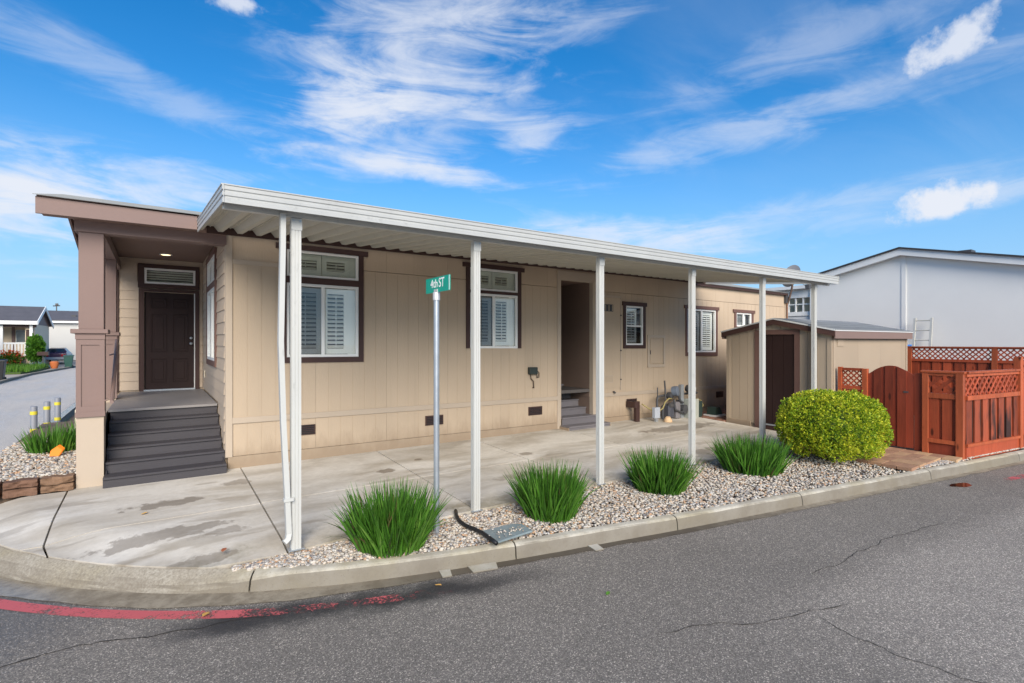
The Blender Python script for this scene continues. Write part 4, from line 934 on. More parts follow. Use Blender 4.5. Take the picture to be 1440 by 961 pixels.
bh = MB().box(C0 + .1, C1 - .02, CB - .02, CB - .001, zb - .035, zb + .075).build('wall_hanger', DARK, CP)
PU = [1.155, 3.225, 5.31, 7.43, 9.58, 11.58]; PV = CF + .22
pm2 = None
for i, u in enumerate(PU):
    zb_ = padz(PV) - .005; h = zf - .052 - zb_
    p = MB().box(u - .042, u + .042, PV - .035, PV + .035, zb_, zb_ + h)
    for a in (-.042, -.012, .018): p.box(u + a, u + a + .024, PV - .041, PV - .0352, zb_ + .002, zb_ + h)
    for a in (-.034, .008): p.box(u - .048, u - .0422, PV + a, PV + a + .026, zb_ + .002, zb_ + h)
    po = p.build('post', ALU, CP)
    MB().box(u - .075, u + .075, PV - .05, PV + .05, zb_ - .008, zb_ + .004).build('foot_plate', GALV, po)
    MB().box(u - .05, u + .05, PV - .046, PV - .0415, zf - .17, zf - .055).build('bracket', ALU, po)
    for a in (-.03, .03): MB().tube([(u + a, PV - .046, zf - .08), (u + a, PV - .052, zf - .08)], .008, 6).build('screw', GALV, po)
    if i == 5:
        MB().box(u + .055, u + .125, PV + .02, PV + .08, zb_, zb_ + h).build('downspout', ALU, CP)
ds = MB().tube([(1.02, PV - .07, zf - .03), (1.02, PV - .06, .9), (1.005, PV - .05, .0), (1.03, PV - .04, -.8), (1.065, PV - .035, -1.5), (1.08, PV - .035, -1.88), (1.07, PV - .05, -1.93), (1.035, PV - .06, -1.955)], .03, sq=(.024, .034))
dsp = ds.build('downspout', ALU, CP)
MB().box(1.03, 1.12, PV - .08, PV - .02, -1.56, -1.53).build('strap', ALU, dsp)

# ------------------------------------------------------------------ things on and by the house wall
nb = thing('utility_box', 'small dark green box with dangling wires on the tan wall', 'utility box', (6.66, VF - .05, -.6))
MB(shear).box(6.52, 6.73, VF - .10, VF - .007, -.65, -.50).build('cover', M('dark_green_plastic', (.03, .04, .037), .5), nb, bevel=.012)
MB(shear).tube([(6.58, VF - .03, -.65), (6.60, VF - .03, -.75), (6.66, VF - .03, -.80), (6.67, VF - .03, -.95), (6.64, VF - .03, -.93)], .012, 6).tube([(6.75, VF - .04, -.58), (6.80, VF - .04, -.62), (6.80, VF - .04, -.72), (6.75, VF - .04, -.73), (6.74, VF - .04, -.62)], .011, 6).build('wire', M('brown_wire', (.10, .07, .05), .6), nb, smooth=True)
pp = thing('vent_post', 'dark brown upright duct standing before the wall vent', 'post', (9.63, 8.62, padz(8.62)))
MB().box(9.56, 9.68, 8.60, 8.70, padz(8.6) - .02, -1.45).build('duct', DARK, pp, bevel=.006); MB().box(9.50, 9.559, 8.605, 8.88, -1.6, -1.455).build('elbow', DARK, pp)
GM = thing('gas_meter_set', 'cluster of grey gas meters, regulators and pipes by the house wall', 'gas meter', (10.9, 8.5, padz(8.5)))
g0 = padz(8.5)
MB().tube([(10.55, 8.55, g0), (10.55, 8.55, -1.2), (10.52, 8.55, -.98)], .022, 8).tube([(10.30, 8.6, g0), (10.30, 8.6, -1.45), (10.33, 8.6, -1.38), (10.45, 8.6, -1.36), (11.9, 8.6, -1.36)], .03, 8).tube([(10.34, 8.62, -1.4), (10.34, 8.62, -1.15)], .014, 6).tube([(10.95, 8.5, g0), (10.95, 8.5, -1.5), (11.6, 8.5, -1.52)], .03, 8).tube([(11.6, 8.5, g0), (11.6, 8.5, -1.4)], .028, 8).build('pipe', PIPE, GM, smooth='angle')
def drum(c, r, l, ax, mat, nm):
    d = Vector(ax).normalized(); c = Vector(c)
    MB().tube([c - d * l / 2, c - d * l * .42, c - d * l * .40, c + d * l * .40, c + d * l * .42, c + d * l / 2], [r * .6, r * .85, r, r, r * .85, r * .6], 16).build(nm, mat, GM, smooth='angle')
MB().tube([(10.42, 8.52, g0), (10.42, 8.52, -1.62), (10.50, 8.5, -1.55)], .035, 8).tube([(11.25, 8.56, g0), (11.25, 8.56, -1.15)], .03, 8).tube([(10.7, 8.4, -1.46), (10.7, 8.36, -1.7), (10.9, 8.34, -1.78), (11.2, 8.36, -1.7), (11.3, 8.4, -1.5)], .028, 8).tube([(10.86, 8.4, -1.35), (10.92, 8.38, -1.5), (11.05, 8.4, -1.55)], .03, 8).build('pipe', DGREY, GM, smooth='angle')
drum((10.80, 8.44, -1.25), .125, .16, (.35, -1, .15), M('meter_blue_grey', (.15, .18, .23), .4), 'regulator'); drum((10.66, 8.5, -1.36), .085, .13, (.2, -1, 0), DGREY, 'regulator')
drum((11.38, 8.46, -1.22), .10, .14, (-.1, -1, 0), DGREY, 'dial'); drum((11.44, 8.38, -1.23), .075, .10, (.2, -1, 0), PLASTER, 'dial')
MB().box(10.52, 10.74, 8.4, 8.6, -1.92, -1.58).build('meter_body', M('meter_grey', (.07, .075, .095), .45), GM, bevel=.04)
MB().box(10.78, 10.95, 8.38, 8.58, -1.95, -1.52).build('meter_body', M('meter_dull', (.19, .18, .19), .5), GM, bevel=.03)
drum((11.08, 8.42, -1.72), .12, .2, (.1, -1, 0), DGREY, 'meter_body'); drum((10.62, 8.45, -1.60), .07, .16, (1, 0, 0), PIPE, 'valve'); drum((10.99, 8.5, -1.58), .05, .2, (0, 0, 1), BLACKP, 'valve')
MB().tube([(9.95, 8.78, -1.55), (10.0, 8.72, -1.6), (10.12, 8.62, -1.70), (10.28, 8.55, -1.74), (10.40, 8.5, -1.66), (10.44, 8.46, -1.50), (10.55, 8.44, -1.42), (10.66, 8.44, -1.43)], .017, 8).build('gas_hose', YHOSE, GM, smooth=True)
MB().tube([(11.75, 8.5, -1.5), (11.85, 8.45, -1.55), (11.92, 8.42, -1.68), (11.8, 8.4, -1.74)], .015, 8).build('gas_hose', YHOSE, GM, smooth=True)
E1 = thing('utility_pedestal', 'tall pale grey utility pedestal behind the fourth canopy post', 'utility box', (11.35, 8.3, padz(8.3)))
MB().box(11.16, 11.50, 8.25, 8.50, padz(8.3) - .02, -1.47).build('cabinet', M('pedestal_grey', (.36, .38, .34), .6), E1, bevel=.01); MB().box(11.02, 11.14, 8.44, 8.52, padz(8.4) - .02, -1.10).build('back_post', STEEL, E1); MB().box(11.52, 11.72, 8.3, 8.5, padz(8.3) - .02, -1.55).build('cabinet', M('pedestal_green', (.03, .05, .045), .5), E1, bevel=.01)
E2 = thing('meter_pedestal', 'small pale blue-grey metal box on a short post near the wall', 'utility box', (10.05, 8.4, padz(8.4)))
MB().box(9.94, 10.13, 8.36, 8.45, -1.86, -1.60).build('box_body', M('pale_box', (.40, .44, .50), .5), E2, bevel=.006); MB().box(9.99, 10.08, 8.38, 8.43, padz(8.4) - .02, -1.861).build('leg', GALV, E2)
v_ = thing('valve_cap', 'small pale conical cap on the concrete beside the meters', 'cap', (10.28, 8.25, padz(8.25)))
MB().lathe((10.28, 8.25, padz(8.25)), [(.10, 0), (.10, .05), (.055, .12), (.04, .13)], 12).build('cone', M('cap_tan', (.60, .42, .25), .6), v_, smooth='angle')
cn = thing('wall_spigot', 'little dark hose spigot on the belt board right of the closet', 'tap', (9.06, VF - .06, -1.15))
MB(shear).tube([(9.06, VF - .019, -1.14), (9.06, VF - .06, -1.14), (9.06, VF - .085, -1.17)], .018, 8).build('spout', DGREY, cn)
TB = thing('open_equipment_box', 'open dark green box with pale rim beside the brick path', 'utility box', (12.2, 8.2, padz(8.2)))
MB().prism([(11.95, 8.1, padz(8.1)), (12.32, 8.1, padz(8.1)), (12.18, 8.1, -1.72), (12.0, 8.1, -1.72)], (0, .25, 0)).build('box_body', M('box_green', (.035, .06, .05), .5), TB); MB().box(11.9, 12.36, 8.05, 8.4, padz(8.05) - .01, padz(8.05) + .05).build('rim', PLASTER, TB)

# satellite dish at the house corner
SD = thing('satellite_dish', 'dark grey satellite dish on a bent arm at the house corner', 'satellite dish', (16.97, 8.8, 1.3))
dc_ = Vector((16.80, 8.62, 2.09)); ax = Vector((.25, .9, .42)).normalized(); x_ = ax.orthogonal().normalized(); y_ = ax.cross(x_)
mb = MB(); n = 24
for q, (r_, d) in enumerate([(0.02, -.085), (.16, -.07), (.28, -.03), (.36, .02), (.37, .025), (.35, .03), (.27, -.02), (.15, -.06), (.02, -.075)]):
    for k in range(n): mb.v.append(tuple(dc_ + ax * d + (x_ * math.cos(2 * math.pi * k / n) + y_ * math.sin(2 * math.pi * k / n) * 1.0) * r_))
    if q:
        for k in range(n): mb.f.append(((q - 1) * n + k, (q - 1) * n + (k + 1) % n, q * n + (k + 1) % n, q * n + k))
mb.build('reflector', M('dish_grey', (.13, .14, .16), .5), SD, smooth=True)
MB().tube([(16.96, 8.86, 1.15), (16.98, 8.78, 1.42), (16.93, 8.68, 1.7), tuple(dc_ - ax * .085)], .03, 8).build('mast', M('mast_brown', (.12, .08, .06), .6), SD, smooth=True)
MB().tube([tuple(dc_ - ax * .05), (17.25, 8.35, 1.75), (17.2, 8.3, 1.95)], .016, 6).build('feed_arm', STEEL, SD)
MB().box(17.12, 17.26, 8.24, 8.36, 1.68, 1.82).build('receiver', DGREY, SD); MB().box(16.86, 17.0, 8.82, 8.9, 1.25, 1.5).build('bracket', DGREY, SD)
MB().tube([(16.95, 8.84, 1.28), (16.95, 8.84, -1.0)], .025, 6).build('conduit', M('conduit_brown', (.22, .12, .07), .6), SD)

# ------------------------------------------------------------------ shed
SH = thing('garden_shed', 'small tan gabled shed with dark brown door under the canopy end', 'shed', (13.6, 6.34, -2.0))
us, ua, ub, pk = 11.71, 5.17, 7.60, 6.38; UB = 15.70
def sz(v): return .475 - .215 * abs(v - pk)
DV = (5.93, 6.87)
vv = ua + .11; g = .16
edges = [ua + .09]
while edges[-1] + .2 < ub - .09: edges.append(edges[-1] + .2)
edges.append(ub - .09)
for a, b in zip(edges[:-1], edges[1:]):
    for lo, hi, z0 in ((a + .003, b - .003, padz(6) + .1),):
        segs = [(lo, hi, z0)]
        if hi > DV[0] and lo < DV[1]:
            segs = []
            if lo < DV[0]: segs.append((lo, DV[0], z0))
            if hi > DV[1]: segs.append((DV[1], hi, z0))
            segs.append((max(lo, DV[0]), min(hi, DV[1]), .20))
        for (p, q, z) in segs:
            MB().hexa([(us, p, z), (us + .03, p, z), (us + .03, q, z), (us, q, z)], [(us, p, sz(p)), (us + .03, p, sz(p)), (us + .03, q, sz(q)), (us, q, sz(q))]).build('siding_board', SHEDP, SH)
box('backing_wall', SHEDP, SH, us + .0305, us + .05, DV[1], ub - .02, padz(6), .16); box('backing_wall', SHEDP, SH, us + .0305, us + .05, ua + .02, DV[0], padz(6), .16)
box('corner_board', SHEDP, SH, us - .018, us + .03, ua, ua + .09, padz(5.2) + .0, sz(ua) - .01); box('corner_board', SHEDP, SH, us - .018, us + .03, ub - .09, ub, padz(7.5) + .09, sz(ub) - .01)
box('base_board', SKIRT, SH, us - .022, us + .03, DV[1] + .1, ub, padz(7.2) - .04, padz(7.2) + .095)
box('base_board', SKIRT, SH, us - .022, us + .03, ua + .09, DV[0] - .1, padz(5.4) - .04, padz(5.4) + .095)
sdr = box('shed_door', DOORM, SH, us + .01, us + .04, DV[0] + .01, DV[1] - .18, padz(6.3) + .12, .155)
for q in range(3): box('door_board', DOORM, sdr, us + .002, us + .0095, DV[0] + .02 + q * .25, DV[0] + .262 + q * .25, padz(6.3) + .13, .145)
box('door_casing', MAUVE2, SH, us - .022, us + .012, DV[0] - .10, DV[0] + .01, padz(6) - .02, .16); box('door_casing', MAUVE2, SH, us - .022, us + .012, DV[1] - .18, DV[1] - .005, padz(6) - .02, .16); box('door_casing', MAUVE2, SH, us - .024, us + .012, DV[0] - .10, DV[1] - .005, .16, .265)
box('door_sill', GALV, SH, us - .05, us + .01, DV[0] + .012, DV[1] - .182, padz(6.3) + .09, padz(6.3) + .118); box('sill_board', DARKW, SH, us - .03, us + .01, DV[0] + .012, DV[1] - .182, padz(6.3) - .03, padz(6.3) + .088)
u = us + .03
while u < UB - .02:
    b = min(u + 1.2, UB); box('siding_panel', SHEDP, SH, u + .002, b - .002, ua, ua + .03, -2.08, sz(ua) - .01); u = b
box('corner_board', SHEDP, SH, us + .031, us + .11, ua - .018, ua - .001, -2.08, sz(ua) - .02); box('corner_board', SHEDP, SH, UB - .08, UB, ua - .018, ua - .001, -2.08, sz(ua) - .02)
box('vent_plate', SHEDP, SH, us + .22, us + .52, ua - .014, ua - .001, -.10, .06)
box('rear_wall', SHEDP, SH, us + .03, UB, ub - .03, ub, -2.08, sz(ub) - .01); box('end_wall', SHEDP, SH, UB - .03, UB - .001, ua + .03, ub - .03, -2.08, sz(ub) - .01)
o_ = .11
for sgn in (-1, 1):
    ve = pk + sgn * (1.2 + o_)
    def rr(h0, h1, x0, x1, nm, mt, v0=pk, v1=ve, par=SH):
        return MB().hexa([(x0, v0, sz(v0) + h0), (x1, v0, sz(v0) + h0), (x1, v1, sz(v1) + h0), (x0, v1, sz(v1) + h0)], [(x0, v0, sz(v0) + h1), (x1, v0, sz(v0) + h1), (x1, v1, sz(v1) + h1), (x0, v1, sz(v1) + h1)]).build(nm, mt, par)
    rf = rr(.03, .055, us - .09, UB + .08, 'roof', SHEDP)
    rr(-.085, .028, us - .10, us - .075, 'rake_board', DARKW)
    rr(.03, .062, us - .112, us - .0905, 'drip_edge', PALET)
    for k in range(8):
        a = pk + sgn * (1.2 + o_ + .02) * (1 - k / 8); b = pk + sgn * (1.2 + o_) * max(0, 1 - (k + 1.3) / 8)
        rr(.056, .064, us - .10, UB + .09, 'shingle_course', SHING, b, a, rf)
    box('eave_board', MAUVE, SH, us - .074, UB + .08, min(ve, ve - sgn * .025), max(ve, ve - sgn * .025), sz(ve) - .13, sz(ve) + .028)
    box('drip_edge', PALET, SH, us - .09, UB + .09, min(ve + sgn * .001, ve + sgn * .012), max(ve + sgn * .001, ve + sgn * .012), sz(ve) + .029, sz(ve) + .057)

# ------------------------------------------------------------------ redwood fences and gate
def frame2(p0, p1):
    a = Vector((p0[0], p0[1], 0)); d = (Vector((p1[0], p1[1], 0)) - a); ln = d.length; d.normalize(); n = Vector((d.y, -d.x, 0))
    return a, d, n, ln
def ob(fr, s0, s1, n0, n1, z0, z1, name, mat, parent, bevel=0., mb=None):
    a, d, n, _ = fr
    P = lambda s, q, z: tuple(a + d * s + n * q + Vector((0, 0, z)))
    m = (mb or MB()).hexa([P(s0, n0, z0), P(s1, n0, z0), P(s1, n1, z0), P(s0, n1, z0)], [P(s0, n0, z1), P(s1, n0, z1), P(s1, n1, z1), P(s0, n1, z1)])
    return m if mb else m.build(name, mat, parent, bevel=bevel)
def lattice(fr, s0, s1, z0, z1, n0, parent, mat, sp=.085, w=.032):
    a, d, n, _ = fr; h = z1 - z0
    for sgn, nn in ((1, n0), (-1, n0 - .009)):
        t = s0 - h
        while t < s1:
            lo, hi = max(t, s0), min(t + h, s1)
            if hi - lo > .03:
                za, zb_ = (z0 + lo - t, z0 + hi - t) if sgn > 0 else (z1 - (lo - t), z1 - (hi - t))
                dv = d * (hi - lo) + Vector((0, 0, zb_ - za)); q = n.cross(dv.normalized()) * w / 2
                A = a + d * lo + Vector((0, 0, za)) + n * nn; B = a + d * hi + Vector((0, 0, zb_)) + n * nn
                MB().prism([tuple(A + q), tuple(B + q), tuple(B - q), tuple(A - q)], tuple(n * .008)).build('lattice_slat', mat, parent)
            t += sp * 1.42
def boards(fr, s0, s1, z0, z1, parent, mat, w=.14, gap=.05, nf=.02, nb=-.005):
    """board-on-board: wide boards in front, the gaps closed by boards behind"""
    s = s0; i = 0
    while s < s1 - .02:
        e = min(s + w, s1); ob(fr, s + .002, e - .002, nf - .018 + random.uniform(-.002, .002), nf + random.uniform(-.002, .002), z0, z1, 'board', mat, parent)
        if e < s1 - .02:
            e2 = min(e + gap, s1); ob(fr, e - .03, min(e2 + .03, s1), nb - .018, nb, z0, z1, 'board', mat, parent)
            s = e2
        else: s = e
GZ = -2.06
# panel with a lattice window beside the shed
F1 = thing('lattice_fence_panel', 'short redwood fence panel with lattice window between shed and arched gate', 'fence', (11.84, 4.85, GZ))
fr = frame2((11.84, 5.10), (11.84, 4.56))
ob(fr, .0, .07, -.05, .03, GZ, -.53, 'post', REDP, F1); ob(fr, .45, .54, -.06, .035, GZ, -.55, 'post', REDP, F1)
ob(fr, .07, .45, -.035, .018, -.60, -.545, 'rail', RED, F1); ob(fr, .07, .45, -.035, .02, -.98, -.91, 'rail', RED, F1)
lattice(fr, .07, .45, -.91, -.60, -.008, F1, RED, .075, .028); boards(fr, .07, .45, GZ, -.985, F1, RED, .14, .04, .0)
G = thing('arched_gate', 'dark redwood plank gate with arched top between the bush and the low fence', 'gate', (11.88, 4.15, GZ))
fr = frame2((11.86, 4.55), (11.86, 3.79)); ln = fr[3]
def arch(s): return -.66 + .19 * math.sin(math.pi * min(1, max(0, s / ln)) * .96 + .06)
s = .01; i = 0
for w_ in (.085, .145, .05, .155, .05, .15, .09):
    e = s + w_; nf = .02 if i % 2 == 1 else -.004
    a_, d_, n_, _ = fr; P = lambda q, z: tuple(a_ + d_ * q + n_ * (nf - .02) + Vector((0, 0, z)))
    lap = .02 if nf < 0 else 0
    k = 4; p0, p1 = s + .002 - lap, e - .002 + lap; top = [P(p1 + (p0 - p1) * j / k, arch(p1 + (p0 - p1) * j / k)) for j in range(k + 1)]
    MB().prism([P(p0, GZ + .03), P(p1, GZ + .03)] + top, tuple(n_ * .02)).build('board', REDG, G)
    s = e; i += 1
ob(fr, .02, .73, -.07, -.03, -.85, -.76, 'rail', RED, G); ob(fr, .02, .73, -.07, -.03, -1.85, -1.76, 'rail', RED, G)
ob(fr, .60, .68, .021, .028, -.98, -.95, 'latch', DGREY, G)
F2 = thing('low_corner_fence', 'low redwood fence with lattice top turning a corner at the kerb', 'fence', (11.84, 3.1, GZ))
fr = frame2((11.86, 3.78), (11.84, 3.05)); ln = fr[3]
ob(fr, -.005, .13, -.02, .0, GZ, -.60, 'board', REDG, F2)
ob(fr, .13, .225, -.06, .045, GZ - .04, -.585, 'post', REDP, F2, .004); ob(fr, ln - .10, ln + .01, -.06, .055, GZ - .08, -.575, 'post', REDP, F2, .004)
ob(fr, .11, ln + .03, -.08, .06, -.574, -.535, 'cap_rail', REDP, F2, .004)
ob(fr, .225, ln - .1, -.03, .03, -.625, -.575, 'rail', REDP, F2); ob(fr, .225, ln - .1, -.035, .04, -1.04, -.95, 'rail', REDP, F2); ob(fr, .225, ln - .1, -.035, .045, -1.86, -1.79, 'rail', REDP, F2)
lattice(fr, .225, ln - .1, -.95, -.625, .0, F2, RED, .14, .055); boards(fr, .225, ln - .1, -1.79, -1.04, F2, RED, .15, .05, .02, -.005)
ob(fr, .225, ln - .1, -.02, .01, GZ - .04, -1.86, 'kick_board', REDG, F2)
fr = frame2((11.84, 3.05), (13.95, 2.74)); ln = fr[3]
ob(fr, ln - .09, ln + .02, -.06, .05, GZ - .02, -.30, 'post', REDP, F2, .004)
ob(fr, .05, ln - .09, -.06, .06, -.573, -.534, 'cap_rail', REDP, F2, .004)
ob(fr, .05, ln - .09, -.03, .03, -.63, -.574, 'rail', REDP, F2); ob(fr, .05, ln - .09, -.035, .04, -1.05, -.97, 'rail', REDP, F2); ob(fr, .05, ln - .09, -.035, .045, -1.88, -1.83, 'rail', REDP, F2)
lattice(fr, .05, ln - .09, -.97, -.63, .0, F2, RED, .12, .045)
s = .06; i = 0
while s < ln - .2:
    ob(fr, s, s + .20, -.012, .012, -1.83, -1.05, 'board', REDW, F2); ob(fr, s + .17, s + .33, -.034, -.014, -1.83, -1.05, 'board', REDW, F2); s += .30
ob(fr, .05, ln - .09, -.02, .02, GZ - .05, -1.88, 'kick_board', RED, F2)
F3 = thing('kerbside_fence', 'taller redwood lattice-top fence at the right edge beside the kerb', 'fence', (14.8, 2.6, GZ))
fr = frame2((13.97, 2.73), (16.4, 2.30)); ln = fr[3]
ob(fr, .02, ln, -.06, .06, -.345, -.30, 'cap_rail', REDP, F3); ob(fr, .02, ln, -.03, .03, -.70, -.62, 'rail', REDP, F3); ob(fr, .02, ln, -.03, .04, -1.9, -1.82, 'rail', REDP, F3)
lattice(fr, .02, ln, -.62, -.345, .0, F3, RED, .10, .035); boards(fr, .02, ln, -1.82, -.70, F3, RED, .15, .05, .015, -.01); ob(fr, ln - .1, ln, -.05, .05, GZ, -.31, 'post', REDP, F3); ob(fr, .02, ln - .1, -.02, .02, GZ - .02, -1.9, 'kick_board', RED, F3)
F4 = thing('back_fence', 'tall redwood fence with white-backed lattice top behind the low fence', 'fence', (17.5, 5, GZ))
fr = frame2((17.5, 8.3), (17.5, 2.2)); ln = fr[3]; T = -.175
for s in (0, 2.55, 4.35, ln - .1): ob(fr, s, s + .11, -.05, .04, GZ, T + .01, 'post', REDP, F4)
ob(fr, 0, ln, -.045, .05, T + .011, T + .04, 'cap_rail', REDP, F4); ob(fr, 0, ln, -.04, .025, T - .37, T - .30, 'rail', RED, F4); ob(fr, 0, ln, -.035, .022, T - .02, T + .01, 'rail', RED, F4)
lattice(fr, 1.4, 5.6, T - .30, T - .02, .0, F4, RED, .085, .03); boards(fr, .0, ln, GZ, T - .37, F4, RED, .17, .07, .0, -.025)

# ------------------------------------------------------------------ neighbour to the right
NB = thing('neighbour_house', 'pale blue-grey gabled house rising behind the shed and redwood fence', 'house', (20, 6, GZ))
nu, npk, nz = 19.6, 6.56, 2.83
def hz(v): return nz - .232 * abs(v - npk)
vL, vR = 9.3, -1.0
MB().prism([(nu, vL, -2.1), (nu, npk - .0, -2.1), (nu, npk, hz(npk)), (nu, vL, hz(vL))], (.1, 0, 0)).build('gable_wall', PALEW, NB)
MB().prism([(nu + .012, npk - .0, -2.1), (nu + .012, vR, -2.1), (nu + .012, vR, hz(vR)), (nu + .012, npk, hz(npk))], (.1, 0, 0)).build('gable_wall', PALEW, NB)
box('batten', PALEW, NB, nu - .018, nu + .013, npk - .09, npk + .03, -2.1, hz(npk) - .1)
for v in (2.9,): box('panel_seam', PALEW, NB, nu + .008, nu + .0125, v - .012, v + .012, -2.1, hz(v) - .1)
box('corner_board', PALET, NB, nu - .02, nu + .1, vL - .0, vL + .09, -2.1, hz(vL) - .1)
for sgn, ve in ((1, vL + .05), (-1, vR)):
    MB().hexa([(nu - .24, npk, nz - .10), (nu + .0, npk, nz - .10), (nu, ve, hz(ve) - .10), (nu - .24, ve, hz(ve) - .10)], [(nu - .24, npk, nz + .10), (nu, npk, nz + .10), (nu, ve, hz(ve) + .10), (nu - .24, ve, hz(ve) + .10)]).build('rake_board', PALET, NB)
    MB().hexa([(nu - .30, npk, nz + .101), (nu + 12, npk, nz + .101), (nu + 12, ve, hz(ve) + .101), (nu - .30, ve, hz(ve) + .101)], [(nu - .30, npk, nz + .15), (nu + 12, npk, nz + .15), (nu + 12, ve, hz(ve) + .15), (nu - .30, ve, hz(ve) + .15)]).build('roof', SHINGD, NB)
box('side_wall', PALEW, NB, nu + .1, nu + 12, vL - .1, vL, -2.1, hz(vL))
MB().box(nu + .3, nu + .7, 4.95, 5.3, hz(5) + .12, hz(5) + .26).build('roof_vent', DGREY, NB)
SR = thing('neighbour_sunroom', 'white-framed glazed sunroom seen between house corner and canopy end post', 'sunroom', (19.8, 10.2, GZ))
box('lower_wall', PALEW, SR, 19.7, 19.8, 9.4, 11.4, -2.1, .95); box('sill', WHITE, SR, 19.66, 19.82, 9.4, 11.4, .951, 1.10); box('header', WHITE, SR, 19.66, 19.82, 9.4, 11.4, 1.62, 1.93); box('roof', PALET, SR, 19.4, 23, 9.36, 11.6, 1.931, 2.05)
box('back_wall', CREAM, SR, 21.5, 21.6, 9.4, 11.4, -2.1, 1.93)
for v in [9.4 + .27 * k for k in range(8)]: box('mullion', WHITE, SR, 19.69, 19.76, v, v + .04, 1.101, 1.619)
box('glazing_bar', WHITE, SR, 19.70, 19.75, 9.4, 11.4, 1.36, 1.395)
for k in range(7): box('pane', GLASS, SR, 19.77, 19.775, 9.44 + .27 * k, 9.66 + .27 * k, 1.11, 1.61)
LD = thing('leaning_ladder', 'pale aluminium ladder leaning against the blue-grey wall beyond the shed', 'ladder', (18.9, 6.2, GZ))
LZ = M('ladder_aluminium', (.55, .55, .50), .45, metal=.3)
for dv in (0, .42): MB().hexa([(18.9, 6.13 - dv, GZ), (18.97, 6.13 - dv, GZ), (18.97, 6.19 - dv, GZ), (18.9, 6.19 - dv, GZ)], [(19.33, 6.13 - dv, .72), (19.40, 6.13 - dv, .72), (19.40, 6.19 - dv, .72), (19.33, 6.19 - dv, .72)]).build('side_rail', LZ, LD)
for k in range(9):
    z = GZ + .3 + k * .3; x = 18.93 + (z - GZ) / 2.78 * .43; MB().tube([(x, 5.77, z), (x, 6.13, z)], .018, 6).build('rung', LZ, LD)
bt = thing('blue_tub', 'blue plastic tub showing above the back fence by the ladder', 'tub', (18.5, 6.2, -.6))
MB().lathe((18.5, 6.18, -.55), [(.16, 0), (.19, .4), (.21, .42), (.21, .46), (.18, .46), (.15, .1)], 16).build('tub_body', BLUEP, bt, smooth='angle')
tb_ = thing('storage_stand', 'plain grey stand behind the back fence carrying a tub', 'stand', (18.5, 6.2, GZ))
box('stand_top', STEEL, tb_, 18.2, 18.8, 5.9, 6.45, -.60, -.55)
for a, b in ((18.22, 5.92), (18.74, 5.92), (18.22, 6.39), (18.74, 6.39)): box('leg', STEEL, tb_, a, a + .05, b, b + .05, GZ, -.60)

# ------------------------------------------------------------------ street sign
SG = thing('street_sign', 'green and white street name sign reading 4th ST on a galvanised pole', 'street sign', (2.53, 5.13, -2.1))
MB().tube([(2.53, 5.13, -2.12), (2.53, 5.13, .49)], .031, 14).build('pole', GALV, SG, smooth='angle')
MB().tube([(2.53, 5.13, .45), (2.53, 5.13, .535)], .04, 14).box(2.518, 2.542, 5.09, 5.17, .5351, .57).build('bracket', M('cast_aluminium', (.6, .6, .6), .45, metal=.4), SG, smooth='angle')
pl2 = MB().box(2.525, 2.535, 4.815, 5.385, .536, .70).build('sign_plate', SIGNG, SG)
for side in (-1, 1):
    for txt, size, s0, z0, sxx in (('4th', .128, -.165, .590, 1.0), ('ST', .140, .035, .588, .86)):
        cu = bpy.data.curves.new('lettering', 'FONT'); cu.body = txt; cu.size = size; cu.extrude = .0008; cu.offset = .0012; cu.space_character = 1.06
        tmp = bpy.data.objects.new('lettering_curve', cu); COL.objects.link(tmp)
        bpy.context.view_layer.update()
        me = bpy.data.meshes.new_from_object(tmp.evaluated_get(bpy.context.evaluated_depsgraph_get()))
        bpy.data.objects.remove(tmp); bpy.data.curves.remove(cu)
        X = Vector((0, side, 0)); Yv = Vector((0, 0, 1)); Z = X.cross(Yv); pos = Vector((2.53, 5.10, z0)) + Z * .0065 + X * s0 - SG.location
        for v in me.vertices: v.co = pos + X * v.co.x * sxx + Yv * v.co.y + Z * v.co.z
        me.materials.clear(); me.materials.append(SIGNW); me.name = 'lettering'
        o = bpy.data.objects.new('lettering', me); COL.objects.link(o); o.parent = pl2
    MB().box(2.53 + (.0052 if side > 0 else -.0062), 2.53 + (.0062 if side > 0 else -.0052), 4.817, 4.829, .54, .696).build('border', SIGNW, pl2)

# utility lid with hose
UL = thing('utility_cover', 'blue-grey plastic utility box lid lying among pebbles at the kerb', 'utility lid', (3.1, 4.6, -2.07))
MB().prism([(2.90, 4.80, -2.062), (2.885, 4.44, -2.062), (3.345, 4.47, -2.052), (3.37, 4.70, -2.05), (3.28, 4.77, -2.052)], (0, 0, .022)).build('lid', LIDM, UL, bevel=.005)
for k in range(3): MB().box(2.98 + k * .1, 3.04 + k * .1, 4.66, 4.68, -2.031, -2.028).build('rib', LIDM, UL)
HO = thing('black_hose', 'black rubber edging hose curling beside the utility lid', 'hose', (2.9, 5.0, -2.07))
MB().tube([(2.96, 5.49, -2.02), (2.90, 5.36, -2.03), (2.85, 5.2, -2.04), (2.845, 5.05, -2.045), (2.87, 4.9, -2.045), (2.878, 4.75, -2.04), (2.86, 4.55, -2.04), (2.85, 4.42, -2.045)], .022, 8).build('hose', BLACKP, HO, smooth=True)

